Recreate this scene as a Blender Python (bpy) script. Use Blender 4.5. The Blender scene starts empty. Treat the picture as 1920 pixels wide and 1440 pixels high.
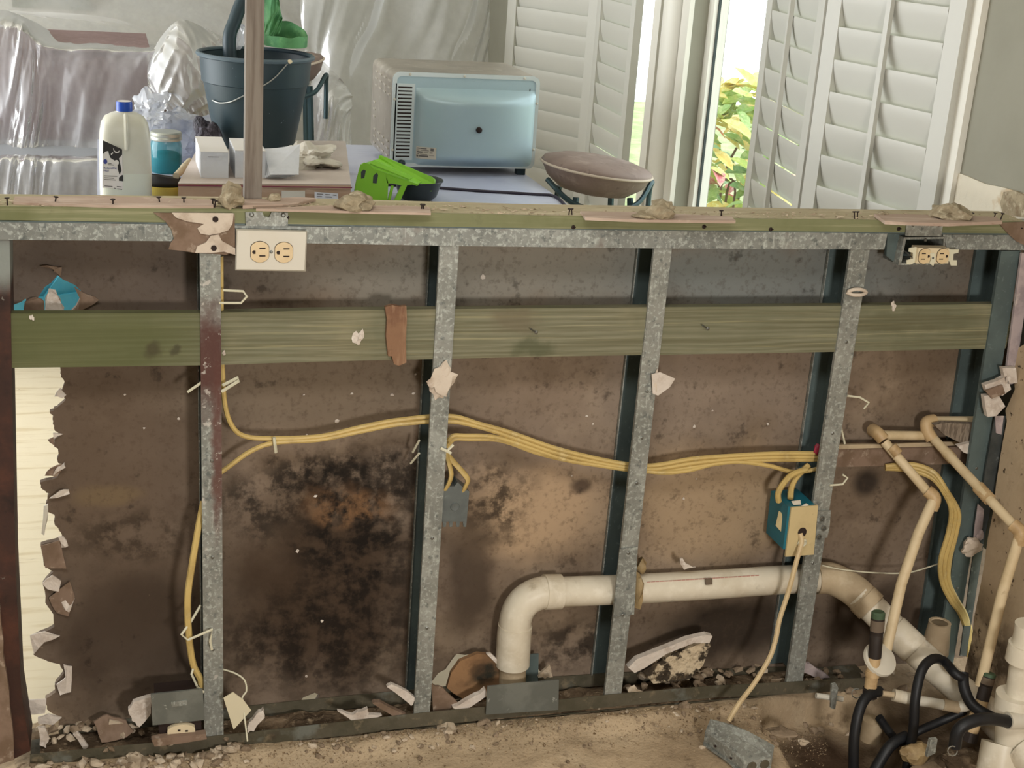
import bpy, math, random
from mathutils import Vector, Matrix, noise

# ------------------------------------------------------------------ camera, world, lights, exposure
CX, CY, CZ, YAW, PITCH, ROLL, F = -.1657, -2.3524, 1.5604, .292, .3291, -.0713, 2650.0
SC = bpy.context.scene
COL = SC.collection
_fwd = Vector((math.sin(YAW)*math.cos(PITCH), math.cos(YAW)*math.cos(PITCH), -math.sin(PITCH)))
_r0 = Vector((math.cos(YAW), -math.sin(YAW), 0))
_d0 = _fwd.cross(_r0)
_right = _r0*math.cos(ROLL) + _d0*math.sin(ROLL)
_down = _d0*math.cos(ROLL) - _r0*math.sin(ROLL)
CAMP = Vector((CX, CY, CZ))
cam = bpy.data.cameras.new('camera'); camo = bpy.data.objects.new('camera', cam); COL.objects.link(camo)
_up = -_down; _bk = -_fwd
camo.matrix_world = Matrix(((_right.x, _up.x, _bk.x, CX), (_right.y, _up.y, _bk.y, CY), (_right.z, _up.z, _bk.z, CZ), (0, 0, 0, 1)))
cam.sensor_width = 36; cam.lens = F/1920*36; cam.clip_start = .05; cam.clip_end = 200
SC.camera = camo

w = bpy.data.worlds.new('overcast_sky'); SC.world = w; w.use_nodes = True
w.node_tree.nodes['Background'].inputs[0].default_value = (.93, .97, 1, 1)
w.node_tree.nodes['Background'].inputs[1].default_value = 3.2

def area(name, loc, target, sx, sy, power, col):
    l = bpy.data.lights.new(name, 'AREA'); l.shape = 'RECTANGLE'; l.size = sx; l.size_y = sy; l.energy = power; l.color = col
    o = bpy.data.objects.new(name, l); COL.objects.link(o); o.location = loc
    o.rotation_euler = (Vector(target)-Vector(loc)).to_track_quat('-Z', 'Y').to_euler()
    return o
area('kitchen_work_light', (.60, -2.75, 1.05), (.6, 0, .5), .28, .28, 33, (1, .96, .91))
area('kitchen_overhead_fill', (-.2, -1.7, 2.42), (-.2, -1.7, 0), 1.4, .6, 30, (1, .97, .93))  # unseen overhead fill, turned up to lighten the kitchen floor
area('left_fill_light', (-2.5, 2.3, 1.15), (0, 2.3, .95), 2.8, 2.1, 98, (.95, .98, 1))  # added out-of-view fill, brightens the far floor and plastic sheeting
SC.view_settings.view_transform = 'Standard'; SC.view_settings.look = 'None'
SC.view_settings.gamma = 1; SC.view_settings.use_curve_mapping = False
SC.view_settings.exposure = 0.0
SC.cycles.max_bounces = 7; SC.cycles.diffuse_bounces = 3; SC.cycles.glossy_bounces = 3; SC.cycles.transparent_max_bounces = 12

# ------------------------------------------------------------------ helpers
def ray(px, py): return _fwd + _right*((px-960)/F) + _down*((py-720)/F)
def P(px, py, Y):
    d = ray(px, py); return CAMP + d*((Y-CY)/d.y)
def PX(px, py, X):
    d = ray(px, py); return CAMP + d*((X-CX)/d.x)
def PZ(px, py, Z):
    d = ray(px, py); return CAMP + d*((Z-CZ)/d.z)
def V(*a): return Vector(a)
def hexc(h):
    h = h.lstrip('#'); c = [int(h[i:i+2], 16)/255 for i in (0, 2, 4)]
    return tuple(x/12.92 if x <= .04045 else ((x+.055)/1.055)**2.4 for x in c) + (1,)

class NT:
    def __init__(s, nt): s.nt = nt; s.cache = {}
    def n(s, t, **k):
        x = s.nt.nodes.new(t)
        for a, b in k.items(): setattr(x, a, b)
        return x
    def l(s, a, b): s.nt.links.new(a, b)

def noise_mask(T, pos, scale, lo, hi, amt=1, stretch=None, detail=5):
    key = ('n', scale, stretch, detail)
    if key in T.cache:
        r = T.n('ShaderNodeMapRange', interpolation_type='SMOOTHSTEP'); T.l(T.cache[key], r.inputs[0])
        r.inputs[1].default_value = lo; r.inputs[2].default_value = hi; r.inputs[4].default_value = amt
        return r.outputs[0]
    if stretch:
        m = T.n('ShaderNodeVectorMath', operation='MULTIPLY'); T.l(pos, m.inputs[0]); m.inputs[1].default_value = stretch; pos = m.outputs[0]
    t = T.n('ShaderNodeTexNoise'); t.inputs['Scale'].default_value = scale; t.inputs['Detail'].default_value = detail
    t.inputs['Roughness'].default_value = .62; T.l(pos, t.inputs['Vector']); T.cache[key] = t.outputs[0]
    r = T.n('ShaderNodeMapRange', interpolation_type='SMOOTHSTEP'); T.l(t.outputs[0], r.inputs[0])
    r.inputs[1].default_value = lo; r.inputs[2].default_value = hi; r.inputs[4].default_value = amt
    return r.outputs[0]
def blob_mask(T, pos, c, rad, amt, dist=.03, dscale=14, breakup=None):
    if ('d', dscale) not in T.cache:
        t = T.n('ShaderNodeTexNoise'); t.inputs['Scale'].default_value = dscale; t.inputs['Detail'].default_value = 4; T.l(pos, t.inputs['Vector'])
        a = T.n('ShaderNodeVectorMath', operation='SUBTRACT'); T.l(t.outputs['Color'], a.inputs[0]); a.inputs[1].default_value = (.5, .5, .5); T.cache[('d', dscale)] = a
    a = T.cache[('d', dscale)]
    b = T.n('ShaderNodeVectorMath', operation='SCALE'); T.l(a.outputs[0], b.inputs[0]); b.inputs['Scale'].default_value = dist*2
    d = T.n('ShaderNodeVectorMath', operation='ADD'); T.l(pos, d.inputs[0]); T.l(b.outputs[0], d.inputs[1])
    e = T.n('ShaderNodeVectorMath', operation='SUBTRACT'); T.l(d.outputs[0], e.inputs[0]); e.inputs[1].default_value = c
    f = T.n('ShaderNodeVectorMath', operation='DIVIDE'); T.l(e.outputs[0], f.inputs[0]); f.inputs[1].default_value = rad
    g = T.n('ShaderNodeVectorMath', operation='LENGTH'); T.l(f.outputs[0], g.inputs[0])
    r = T.n('ShaderNodeMapRange', interpolation_type='SMOOTHSTEP'); T.l(g.outputs['Value'], r.inputs[0])
    r.inputs[1].default_value = 1.1; r.inputs[2].default_value = .35; r.inputs[4].default_value = amt
    out = r.outputs[0]
    if breakup:
        k = noise_mask(T, pos, breakup, .38, .6, 1)
        m = T.n('ShaderNodeMath', operation='MULTIPLY'); T.l(out, m.inputs[0]); T.l(k, m.inputs[1]); out = m.outputs[0]
    return out

MATS = {}
def mat(name, base, layers=(), rough=.65, metal=0., bump=None, spec=.4, trans=0., alpha=1., sss=0.):
    m = bpy.data.materials.new(name); m.use_nodes = True; MATS[name] = m
    nt = m.node_tree; T = NT(nt); bs = nt.nodes['Principled BSDF']
    bs.inputs['Roughness'].default_value = rough; bs.inputs['Metallic'].default_value = metal
    bs.inputs['Specular IOR Level'].default_value = spec; bs.inputs['Transmission Weight'].default_value = trans
    bs.inputs['Alpha'].default_value = alpha
    pos = T.n('ShaderNodeNewGeometry').outputs['Position']
    rgb = T.n('ShaderNodeRGB'); rgb.outputs[0].default_value = hexc(base); col = rgb.outputs[0]
    for L in layers:
        k = L[0]
        if k == 'n': msk = noise_mask(T, pos, L[2], L[3], L[4], *(L[5:]))
        elif k == 'b': msk = blob_mask(T, pos, *(L[2:]))
        elif k == 'w':   # wood figure: distorted bands across the board's height
            wv = T.n('ShaderNodeTexWave', wave_type='BANDS', bands_direction=L[2]); wv.inputs['Scale'].default_value = L[3]
            wv.inputs['Distortion'].default_value = L[4]; wv.inputs['Detail'].default_value = 3; wv.inputs['Detail Scale'].default_value = 1.2
            mm = T.n('ShaderNodeVectorMath', operation='MULTIPLY'); T.l(pos, mm.inputs[0]); mm.inputs[1].default_value = L[6]; T.l(mm.outputs[0], wv.inputs['Vector'])
            r = T.n('ShaderNodeMapRange'); T.l(wv.outputs['Fac'], r.inputs[0]); r.inputs[4].default_value = L[5]; msk = r.outputs[0]
        mx = T.n('ShaderNodeMix', data_type='RGBA'); T.l(msk, mx.inputs[0]); T.l(col, mx.inputs[6]); mx.inputs[7].default_value = hexc(L[1]); col = mx.outputs[2]
    T.l(col, bs.inputs['Base Color'])
    if bump:
        t = T.n('ShaderNodeTexNoise'); t.inputs['Scale'].default_value = bump[0]; t.inputs['Detail'].default_value = 5; T.l(pos, t.inputs['Vector'])
        b = T.n('ShaderNodeBump'); b.inputs['Strength'].default_value = bump[1]; b.inputs['Distance'].default_value = bump[2] if len(bump) > 2 else .003
        T.l(t.outputs[0], b.inputs['Height']); T.l(b.outputs[0], bs.inputs['Normal'])
    return m

def sheet_mat(name, col, opacity, rough=.25, transl=.5, ior=1.3):
    m = bpy.data.materials.new(name); m.use_nodes = True; MATS[name] = m
    nt = m.node_tree; T = NT(nt); nt.nodes.remove(nt.nodes['Principled BSDF']); out = nt.nodes['Material Output']
    d = T.n('ShaderNodeBsdfDiffuse'); d.inputs[0].default_value = hexc(col)
    tl = T.n('ShaderNodeBsdfTranslucent'); tl.inputs[0].default_value = hexc(col)
    m1 = T.n('ShaderNodeMixShader'); m1.inputs[0].default_value = transl; T.l(d.outputs[0], m1.inputs[1]); T.l(tl.outputs[0], m1.inputs[2])
    tr = T.n('ShaderNodeBsdfTransparent')
    m2 = T.n('ShaderNodeMixShader'); T.l(tr.outputs[0], m2.inputs[1]); T.l(m1.outputs[0], m2.inputs[2])
    pos = T.n('ShaderNodeNewGeometry').outputs['Position']
    k = noise_mask(T, pos, 5, .3, .7, .25); a = T.n('ShaderNodeMath', operation='ADD'); T.l(k, a.inputs[0]); a.inputs[1].default_value = opacity-.12
    T.l(a.outputs[0], m2.inputs[0])
    g = T.n('ShaderNodeBsdfGlossy'); g.inputs['Roughness'].default_value = rough
    fr = T.n('ShaderNodeFresnel'); fr.inputs[0].default_value = ior
    m3 = T.n('ShaderNodeMixShader'); T.l(fr.outputs[0], m3.inputs[0]); T.l(m2.outputs[0], m3.inputs[1]); T.l(g.outputs[0], m3.inputs[2])
    T.l(m3.outputs[0], out.inputs['Surface'])
    return m

class MB:
    def __init__(s): s.v = []; s.f = []
    def add(s, vs, fs, M=None):
        o = len(s.v); s.v += [(M @ Vector(v)) if M else Vector(v) for v in vs]; s.f += [tuple(i+o for i in f) for f in fs]; return s
    def box(s, c, d, M=None):
        x, y, z = c; a, b, e = d[0]/2, d[1]/2, d[2]/2
        vs = [(x+i*a, y+j*b, z+k*e) for k in (-1, 1) for j in (-1, 1) for i in (-1, 1)]
        return s.add(vs, [(0, 2, 3, 1), (4, 5, 7, 6), (0, 1, 5, 4), (2, 6, 7, 3), (0, 4, 6, 2), (1, 3, 7, 5)], M)
    def prism(s, poly, off):
        n = len(poly); off = Vector(off); a = [Vector(p) for p in poly]
        fs = [tuple(range(n)), tuple(range(2*n-1, n-1, -1))] + [(i, i+n, (i+1) % n+n, (i+1) % n) for i in range(n)]
        nn = Vector((0, 0, 0))
        for i in range(n): nn += a[i].cross(a[(i+1) % n])
        if nn.dot(off) > 0: fs = [f[::-1] for f in fs]
        return s.add(a+[p+off for p in a], fs)
    def px(s, pts, y0, y1):
        return s.prism([P(x, y, y0) for x, y in pts], (0, y1-y0, 0))
    def tube(s, pts, r, n=10, closed=False, flat=1.):
        pts = [Vector(p) for p in pts]; m = len(pts); rs = r if isinstance(r, (list, tuple)) else [r]*m
        ref = None; vs = []
        for i, p in enumerate(pts):
            t = (pts[(i+1) % m]-pts[i-1]) if closed else (pts[min(i+1, m-1)]-pts[max(i-1, 0)])
            if t.length < 1e-9: t = V(0, 0, 1)
            t.normalize()
            if ref is None: ref = t.orthogonal().normalized()
            u = (ref - t*ref.dot(t))
            u = u.normalized() if u.length > 1e-6 else t.orthogonal().normalized()
            ref = u; q = t.cross(u)
            for k in range(n):
                a = 2*math.pi*k/n; vs.append(p+u*(math.cos(a)*rs[i])+q*(math.sin(a)*rs[i]*flat))
        fs = []
        for i in range(m if closed else m-1):
            j = (i+1) % m
            for k in range(n): fs.append((i*n+k, i*n+(k+1) % n, j*n+(k+1) % n, j*n+k))
        if not closed: fs += [tuple(range(n))[::-1], tuple(range((m-1)*n, m*n))]
        return s.add(vs, fs)
    def lathe(s, prof, c=(0, 0, 0), ax=(0, 0, 1), n=24, cap0=True, cap1=True):
        ax = Vector(ax).normalized(); u = ax.orthogonal().normalized(); q = ax.cross(u); c = Vector(c); vs = []
        for (r, h) in prof:
            for k in range(n):
                a = 2*math.pi*k/n; vs.append(c+ax*h+u*(math.cos(a)*r)+q*(math.sin(a)*r))
        fs = []; m = len(prof)
        for i in range(m-1):
            for k in range(n): fs.append((i*n+k, i*n+(k+1) % n, (i+1)*n+(k+1) % n, (i+1)*n+k))
        if cap0: fs.append(tuple(range(n))[::-1])
        if cap1: fs.append(tuple(range((m-1)*n, m*n)))
        return s.add(vs, fs)
    def rock(s, c, size, seed, sub=2, amp=.35, rot=0.):
        import bmesh
        bm = bmesh.new(); bmesh.ops.create_icosphere(bm, subdivisions=sub, radius=1)
        o = Vector((seed*1.7, seed*.31, seed*2.3)); M = Matrix.Rotation(rot, 3, 'Z'); vs = []
        for v in bm.verts:
            d = 1+amp*(noise.noise(v.co*1.3+o)*1.4+.5*noise.noise(v.co*3.1+o))
            p = Vector((v.co.x*d*size[0], v.co.y*d*size[1], v.co.z*d*size[2])); vs.append(Vector(c)+M @ p)
        fs = [tuple(v.index for v in f.verts) for f in bm.faces]; bm.free()
        return s.add(vs, fs)

LOC = {}
def props(o, label=None, cat=None, group=None, kind=None):
    for k, x in (('label', label), ('category', cat), ('group', group), ('kind', kind)):
        if x: o[k] = x
    return o
def thing(name, label, cat, loc, group=None):
    o = bpy.data.objects.new(name, None); COL.objects.link(o); o.location = loc; o.empty_display_size = .05
    LOC[o.name] = Vector(loc); return props(o, label, cat, group)
def build(mb, name, m, parent=None, smooth=False, label=None, cat=None, group=None, kind=None, origin=None, ang=40):
    if parent is not None: org = LOC[parent.name]
    elif origin is not None: org = Vector(origin)
    else:
        xs = [v.x for v in mb.v]; ys = [v.y for v in mb.v]; zs = [v.z for v in mb.v]
        org = Vector(((min(xs)+max(xs))/2, (min(ys)+max(ys))/2, min(zs)))
    me = bpy.data.meshes.new(name); me.from_pydata([tuple(v-org) for v in mb.v], [], mb.f); me.validate(); me.update()
    me.materials.append(MATS[m] if isinstance(m, str) else m)
    if smooth:
        me.polygons.foreach_set('use_smooth', [True]*len(me.polygons)); me.set_sharp_from_angle(angle=math.radians(ang))
    o = bpy.data.objects.new(name, me); COL.objects.link(o)
    if parent is not None: o.parent = parent
    else: o.location = org
    LOC[o.name] = org
    return props(o, label, cat, group, kind)
def struct(mb, name, m, **k): return build(mb, name, m, kind='structure', origin=(0, 0, 0), **k)
def spline(pts, n=8):
    pts = [Vector(p) for p in pts]; out = []
    for i in range(len(pts)-1):
        p0, p1, p2, p3 = pts[max(i-1, 0)], pts[i], pts[i+1], pts[min(i+2, len(pts)-1)]
        for k in range(n):
            t = k/n; out.append(.5*((2*p1)+(p2-p0)*t+(2*p0-5*p1+4*p2-p3)*t*t+(3*p1-p0-3*p2+p3)*t**3))
    return out+[pts[-1]]
def pxs(pts, n=8): return spline([P(*p) for p in pts], n)
def disc(rx, ry, n=20): return [(math.cos(2*math.pi*k/n)*rx, math.sin(2*math.pi*k/n)*ry) for k in range(n)]
def text(body, size, M, m, parent, name='lettering'):
    c = bpy.data.curves.new(name, 'FONT'); c.body = body; c.size = size; c.extrude = .0002; c.resolution_u = 2
    tmp = bpy.data.objects.new(name, c); me = bpy.data.meshes.new_from_object(tmp); bpy.data.objects.remove(tmp); me.materials.clear(); me.materials.append(MATS[m])
    o = bpy.data.objects.new(name, me); COL.objects.link(o); o.parent = parent
    Ml = M.copy(); Ml.translation = M.translation-LOC[parent.name]; o.matrix_local = Ml
    return o
def frontM(loc): return Matrix.Translation(loc) @ Matrix.Rotation(math.pi/2, 4, 'X')

# ------------------------------------------------------------------ materials
BP = lambda x, y: tuple(P(x, y, .092))
def bl(col, x, y, rx, rz, amt, dist=.05, dsc=10, brk=None): return ('b', col, BP(x, y), (rx, .5, rz), amt, dist, dsc, brk)
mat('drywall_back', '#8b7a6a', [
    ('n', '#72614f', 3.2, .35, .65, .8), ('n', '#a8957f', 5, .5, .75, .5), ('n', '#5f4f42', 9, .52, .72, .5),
    bl('#5f5650', 200, 510, .40, .13, .7, .05), bl('#8f8b80', 1000, 510, .60, .10, .8, .06), bl('#7f837f', 1480, 520, .5, .12, .85, .06),  # upper-right blob: lens haze painted into the paper as lighter bluish grey
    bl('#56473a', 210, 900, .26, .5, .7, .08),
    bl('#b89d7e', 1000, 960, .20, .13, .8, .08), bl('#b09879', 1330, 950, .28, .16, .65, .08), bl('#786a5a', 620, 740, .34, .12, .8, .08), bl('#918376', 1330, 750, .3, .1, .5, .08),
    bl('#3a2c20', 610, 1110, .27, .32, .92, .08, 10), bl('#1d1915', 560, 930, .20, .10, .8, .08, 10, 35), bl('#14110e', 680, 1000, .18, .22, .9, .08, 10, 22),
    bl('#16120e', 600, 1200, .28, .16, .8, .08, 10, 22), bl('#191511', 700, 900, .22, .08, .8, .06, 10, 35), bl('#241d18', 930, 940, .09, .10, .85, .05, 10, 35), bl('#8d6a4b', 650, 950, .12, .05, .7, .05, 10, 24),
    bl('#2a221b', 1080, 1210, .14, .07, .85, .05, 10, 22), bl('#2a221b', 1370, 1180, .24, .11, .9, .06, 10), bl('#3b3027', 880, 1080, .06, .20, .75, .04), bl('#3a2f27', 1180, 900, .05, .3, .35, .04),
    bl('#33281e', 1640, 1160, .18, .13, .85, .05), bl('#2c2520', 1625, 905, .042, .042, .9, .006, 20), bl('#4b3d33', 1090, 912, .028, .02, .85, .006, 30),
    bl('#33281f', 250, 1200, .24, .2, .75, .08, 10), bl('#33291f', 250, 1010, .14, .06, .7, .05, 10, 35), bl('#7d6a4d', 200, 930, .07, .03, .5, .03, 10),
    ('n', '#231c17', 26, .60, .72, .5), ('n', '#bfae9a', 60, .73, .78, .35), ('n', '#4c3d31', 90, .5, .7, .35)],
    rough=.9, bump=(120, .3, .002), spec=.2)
mat('torn_gypsum', '#cfc4b8', [('n', '#a08d7c', 30, .45, .65, .6), ('n', '#efe8df', 60, .5, .7, .6)], rough=.95, bump=(90, .6, .004), spec=.1)
mat('torn_paper_brown', '#857060', [('n', '#65523f', 20, .4, .65, .6), ('n', '#b0a08e', 45, .58, .68, .5)], rough=.9, bump=(40, .3, .003), spec=.15)
mat('mold_gypsum', '#cdbb9e', [('n', '#2a221c', 22, .46, .54, .95), ('n', '#7a684f', 45, .5, .7, .6)], rough=.95, bump=(70, 1, .008), spec=.1)
mat('joint_compound', '#cdbfae', [('n', '#a08c7a', 25, .45, .65, .6)], rough=.9, bump=(50, .6, .005), spec=.15)
GAL = [('n', '#6a6c66', 6, .35, .65, .7), ('n', '#a8aaa2', 14, .5, .66, .5), ('n', '#b9beb6', 120, .50, .64, .6), ('n', '#454c4c', 70, .54, .68, .6), ('n', '#c6cac2', 1, .58, .7, .5, (160, 60, 18)), ('n', '#d5d8cf', 230, .62, .7, .6)]
mat('galvanised', '#8f8f87', GAL+[('n', '#5c4034', 11, .67, .78, .75)], rough=.5, metal=.2, bump=(160, .15, .001))
mat('galvanised_track', '#8a8c86', GAL+[('n', '#573a30', 7, .57, .68, .75), ('n', '#7a4a3c', 18, .63, .72, .6)], rough=.5, metal=.2, bump=(160, .15, .001))
mat('galvanised_low', '#5d5646', [('n', '#44402f', 12, .38, .64, .7), ('n', '#7d8078', 9, .56, .68, .6), ('n', '#8d7d63', 30, .56, .7, .6), ('n', '#3d3022', 14, .6, .75, .6)], rough=.75, metal=.05, bump=(120, .4, .003))
mat('galvanised_shade_teal', '#5b6866', [('n', '#454f4f', 6, .4, .65, .6), ('n', '#788584', 90, .58, .68, .4)], rough=.5, metal=.05)  # shaded galvanised for recessed steel: shade and haze tint put into the colour
mat('bead_dark', '#4c4f4d', [('n', '#2f3434', 12, .45, .65, .7), ('n', '#8b8d88', 50, .6, .7, .6)], rough=.5, metal=.2)
def stud_rust(x0, y0, x1, y1):
    c = (P(x0, y0, 0)+P(x1, y1, 0))/2; h = abs(P(x0, y0, 0).z-P(x1, y1, 0).z)/2
    return ('b', '#4e2a22', tuple(c), (.08, .2, h*1.1), .95, .06, 25)
mat('rusty_stud', '#8f8f87', GAL+[stud_rust(395, 560, 395, 790), ('b', '#5a332a', tuple(P(408, 850, 0)), (.014, .2, .2), .85, .012, 25), ('n', '#c9c2b8', 55, .6, .66, .6)], rough=.55, metal=.2, bump=(160, .2, .001))
mat('rust_dark', '#3b251d', [('n', '#5a3526', 9, .45, .65, .7), ('n', '#1e1512', 14, .5, .7, .8), ('n', '#8c8a80', 40, .64, .7, .6), ('b', '#8b918b', tuple(P(5, 490, 0)), (.05, .3, .055), .9, .01, 30)], rough=.7, metal=.15, bump=(80, .4, .002))
mat('treated_wood', '#83806a', [('w', '#68664f', 'Z', 30, 7, .65, (.10, 1, 1)), ('n', '#666850', 2.2, .35, .65, .7), ('n', '#938b70', 2.7, .5, .7, .7), ('n', '#5f5a41', 1, .47, .6, .5, (3, 60, 190)), ('n', '#a9a17c', 1, .56, .68, .4, (3, 60, 240)),
    ('b', '#545834', tuple(P(150, 640, .01)), (.28, .3, .12), .8, .05, 6), ('b', '#453f2c', tuple(P(288, 655, .01)), (.02, .2, .02), .8, .012, 40), ('b', '#4c5038', tuple(P(1000, 650, .01)), (.05, .2, .02), .65, .02, 30), ('b', '#3f3a2a', tuple(P(330, 655, .01)), (.012, .2, .012), .7, .01, 60), ('b', '#6b604c', tuple(P(960, 600, .01)), (.06, .2, .03), .6, .03, 20), ('b', '#57533c', tuple(P(1700, 600, .01)), (.2, .2, .03), .4, .03, 20)],
    rough=.75, bump=(60, .2, .002), spec=.25)
mat('plate_wood', '#b0a387', [('n', '#918d68', 2, .4, .65, .5), ('n', '#c9bca0', 1, .5, .65, .7, (6, 40, 60)), ('n', '#7d6e55', 1, .58, .7, .6, (9, 60, 80)), ('n', '#5b4c3a', 16, .64, .74, .7)], rough=.85, bump=(60, .5, .003), spec=.2)
mat('plate_edge', '#7d7f5d', [('n', '#999676', 1, .5, .65, .8, (3, 60, 120)), ('n', '#62653f', 4, .45, .65, .6), ('n', '#4a4636', 9, .6, .72, .7)], rough=.75, bump=(60, .3, .002), spec=.25)
mat('veneer', '#ad9787', [('n', '#c6b2a2', 1, .45, .65, .8, (5, 40, 40)), ('n', '#8a6b5a', 1, .6, .7, .6, (8, 80, 80)), ('n', '#d8c6b4', 14, .58, .7, .5)], rough=.8, bump=(50, .3, .002), spec=.2)
mat('plaster_lump', '#a3967d', [('n', '#7f725c', 30, .4, .6, .7), ('n', '#c9bea6', 50, .52, .68, .6), ('n', '#6a5540', 18, .6, .7, .5)], rough=.95, bump=(70, .8, .006), spec=.1)
mat('rubble_pale', '#c2b19a', [('n', '#8f7b64', 30, .45, .65, .6), ('n', '#e0d4c2', 50, .5, .7, .5)], rough=.95, bump=(90, .5, .003), spec=.1)
mat('rubble_tan', '#93816c', [('n', '#625240', 30, .45, .65, .6)], rough=.95, bump=(90, .5, .003), spec=.1)
mat('rust_strip', '#86654c', [('n', '#6b4a38', 14, .45, .65, .7), ('n', '#a5866a', 1, .5, .65, .6, (60, 60, 10)), ('n', '#3f2a22', 25, .62, .72, .6)], rough=.85, bump=(60, .5, .003))
mat('cable_yellow', '#c8ad6c', [('n', '#a18750', 20, .45, .65, .6), ('n', '#dcc994', 40, .55, .7, .5)], rough=.5, spec=.4)
mat('cable_cream', '#cbb48b', [('n', '#a98d62', 20, .45, .7, .5)], rough=.55)
mat('tie_plastic', '#d2cdb4', rough=.5)
mat('pvc_white', '#d8cfbb', [('n', '#b7a88e', 7, .45, .7, .6), ('n', '#8a7a62', 18, .6, .72, .5), ('n', '#efe8d8', 30, .5, .7, .4)], rough=.4, spec=.4)
mat('pvc_dusty', '#b9a688', [('n', '#8f7a5f', 8, .4, .65, .6), ('n', '#d0c2a8', 20, .5, .7, .5)], rough=.7)
mat('cpvc_tan', '#d3bf9b', [('n', '#b39b72', 12, .45, .7, .6), ('n', '#8a6d48', 30, .64, .72, .4)], rough=.5, spec=.35)
mat('foam_amber', '#a08a63', [('n', '#766042', 25, .45, .65, .6)], rough=.6, bump=(60, .6, .005))
mat('stain_mark', '#6b5d4e', rough=.8)
mat('red_print', '#b88d80', rough=.7)
mat('receptacle_ivory', '#d6be95', [('n', '#c9ad80', 30, .45, .65, .5)], rough=.35, spec=.45)
mat('ivory', '#d9c9a8', rough=.35, spec=.45)
mat('plate_white', '#cdc7b8', [('n', '#c8bfab', 8, .45, .65, .5)], rough=.4, spec=.45)
mat('dark_slot', '#2a1d18', rough=.8)
mat('screw_steel', '#7c7d78', rough=.4, metal=.8)
mat('box_grey', '#686e6c', [('n', '#525756', 12, .45, .65, .6), ('n', '#8a9391', 60, .6, .7, .4)], rough=.5, metal=.25)
mat('box_blue', '#1f6a7a', [('n', '#155362', 9, .45, .65, .5)], rough=.45)
mat('cover_cream', '#c9b587', [('n', '#a8926a', 12, .5, .7, .4), ('n', '#7a6446', 25, .66, .74, .5)], rough=.5)
mat('steel_plate', '#6d706a', [('n', '#888b84', 14, .45, .65, .6), ('n', '#c6c9c2', 50, .66, .72, .6), ('n', '#4e5552', 7, .5, .7, .5)], rough=.45, metal=.35)
mat('card_cream', '#d3c9ac', rough=.8)
mat('valve_black', '#2a221e', [('n', '#3c332c', 20, .5, .7, .5)], rough=.6)
mat('valve_green', '#43563f', rough=.6)
mat('brass_tan', '#bfa37a', [('n', '#95774f', 25, .45, .65, .6)], rough=.45)
mat('hose_black', '#16171a', [('n', '#2b2a28', 20, .5, .7, .4)], rough=.5, spec=.4)
mat('wire_bright', '#9a9a93', rough=.4, metal=.6)
mat('corner_paint', '#afa09e', [('n', '#857a7c', 14, .45, .65, .7), ('n', '#d8cabf', 30, .55, .7, .6)], rough=.8)
mat('drywall_tan', '#bda88b', [('n', '#9c866a', 4, .4, .65, .6), ('n', '#3c2f22', 55, .62, .68, .9), ('n', '#4a3a2a', 9, .62, .75, .6), ('b', '#3a2d21', tuple(PX(1860, 1260, 1.6)), (.5, .25, .16), .85, .06, 12, 14)], rough=.9, bump=(80, .3, .003), spec=.15)
mat('wall_paint', '#949182', [('n', '#8a8778', 3, .4, .65, .5)], rough=.8, bump=(60, .08, .002), spec=.2)
mat('wall_patch', '#d6cdb9', [('n', '#b99c72', 14, .55, .68, .6)], rough=.9, bump=(50, .5, .004))
mat('wall_far', '#adaca5', [('n', '#a09f98', 3, .4, .65, .5)], rough=.85, spec=.2)
mat('ceiling_white', '#d9d6cd', rough=.9)
mat('trim_white', '#e6e2d6', rough=.45, spec=.4)
mat('shutter_white', '#c6c4ba', rough=.45, spec=.4)
mat('shutter_cream', '#e3ddd0', rough=.45, spec=.4)
mat('window_rubber', '#3c4442', rough=.6)
mat('floor_dirt', '#c0aa8c', [('n', '#9a866c', 3, .38, .62, .8), ('n', '#c4b195', 8, .5, .7, .5), ('n', '#4d3b2a', 22, .55, .7, .5), ('n', '#cbb697', 120, .66, .72, .6),
    ('b', '#3d2b20', tuple(PZ(1560, 1400, -.03)), (.13, .15, .5), .9, .05, 12), ('b', '#3a2c21', tuple(PZ(1750, 1380, 0)), (.2, .2, .5), .8, .06, 10), ('b', '#c2ad8f', tuple(PZ(700, 1420, 0)), (.45, .12, .5), .6, .08, 8)], rough=.95, bump=(140, .6, .004), spec=.1)
mat('debris_dirt', '#7d6b56', [('n', '#3d3126', 8, .4, .6, .8), ('n', '#a8957b', 40, .55, .66, .7), ('n', '#cbbba3', 110, .64, .7, .7)], rough=.95, bump=(90, .9, .006), spec=.1)
mat('grit', '#b59f80', [('n', '#6d573f', 90, .42, .6, .9), ('n', '#e0d2bb', 120, .56, .66, .8)], rough=.95, spec=.1)
mat('floor_far', '#e6d8ba', [('n', '#cbb68e', 1, .5, .66, .6, (3, 30, 3)), ('n', '#9a8560', 1, .66, .74, .7, (5, 70, 5)), ('n', '#6e6048', 30, .71, .76, .8)], rough=.8, bump=(30, .3, .003), spec=.2)
mat('glass', '#ffffff', rough=.02)

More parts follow.
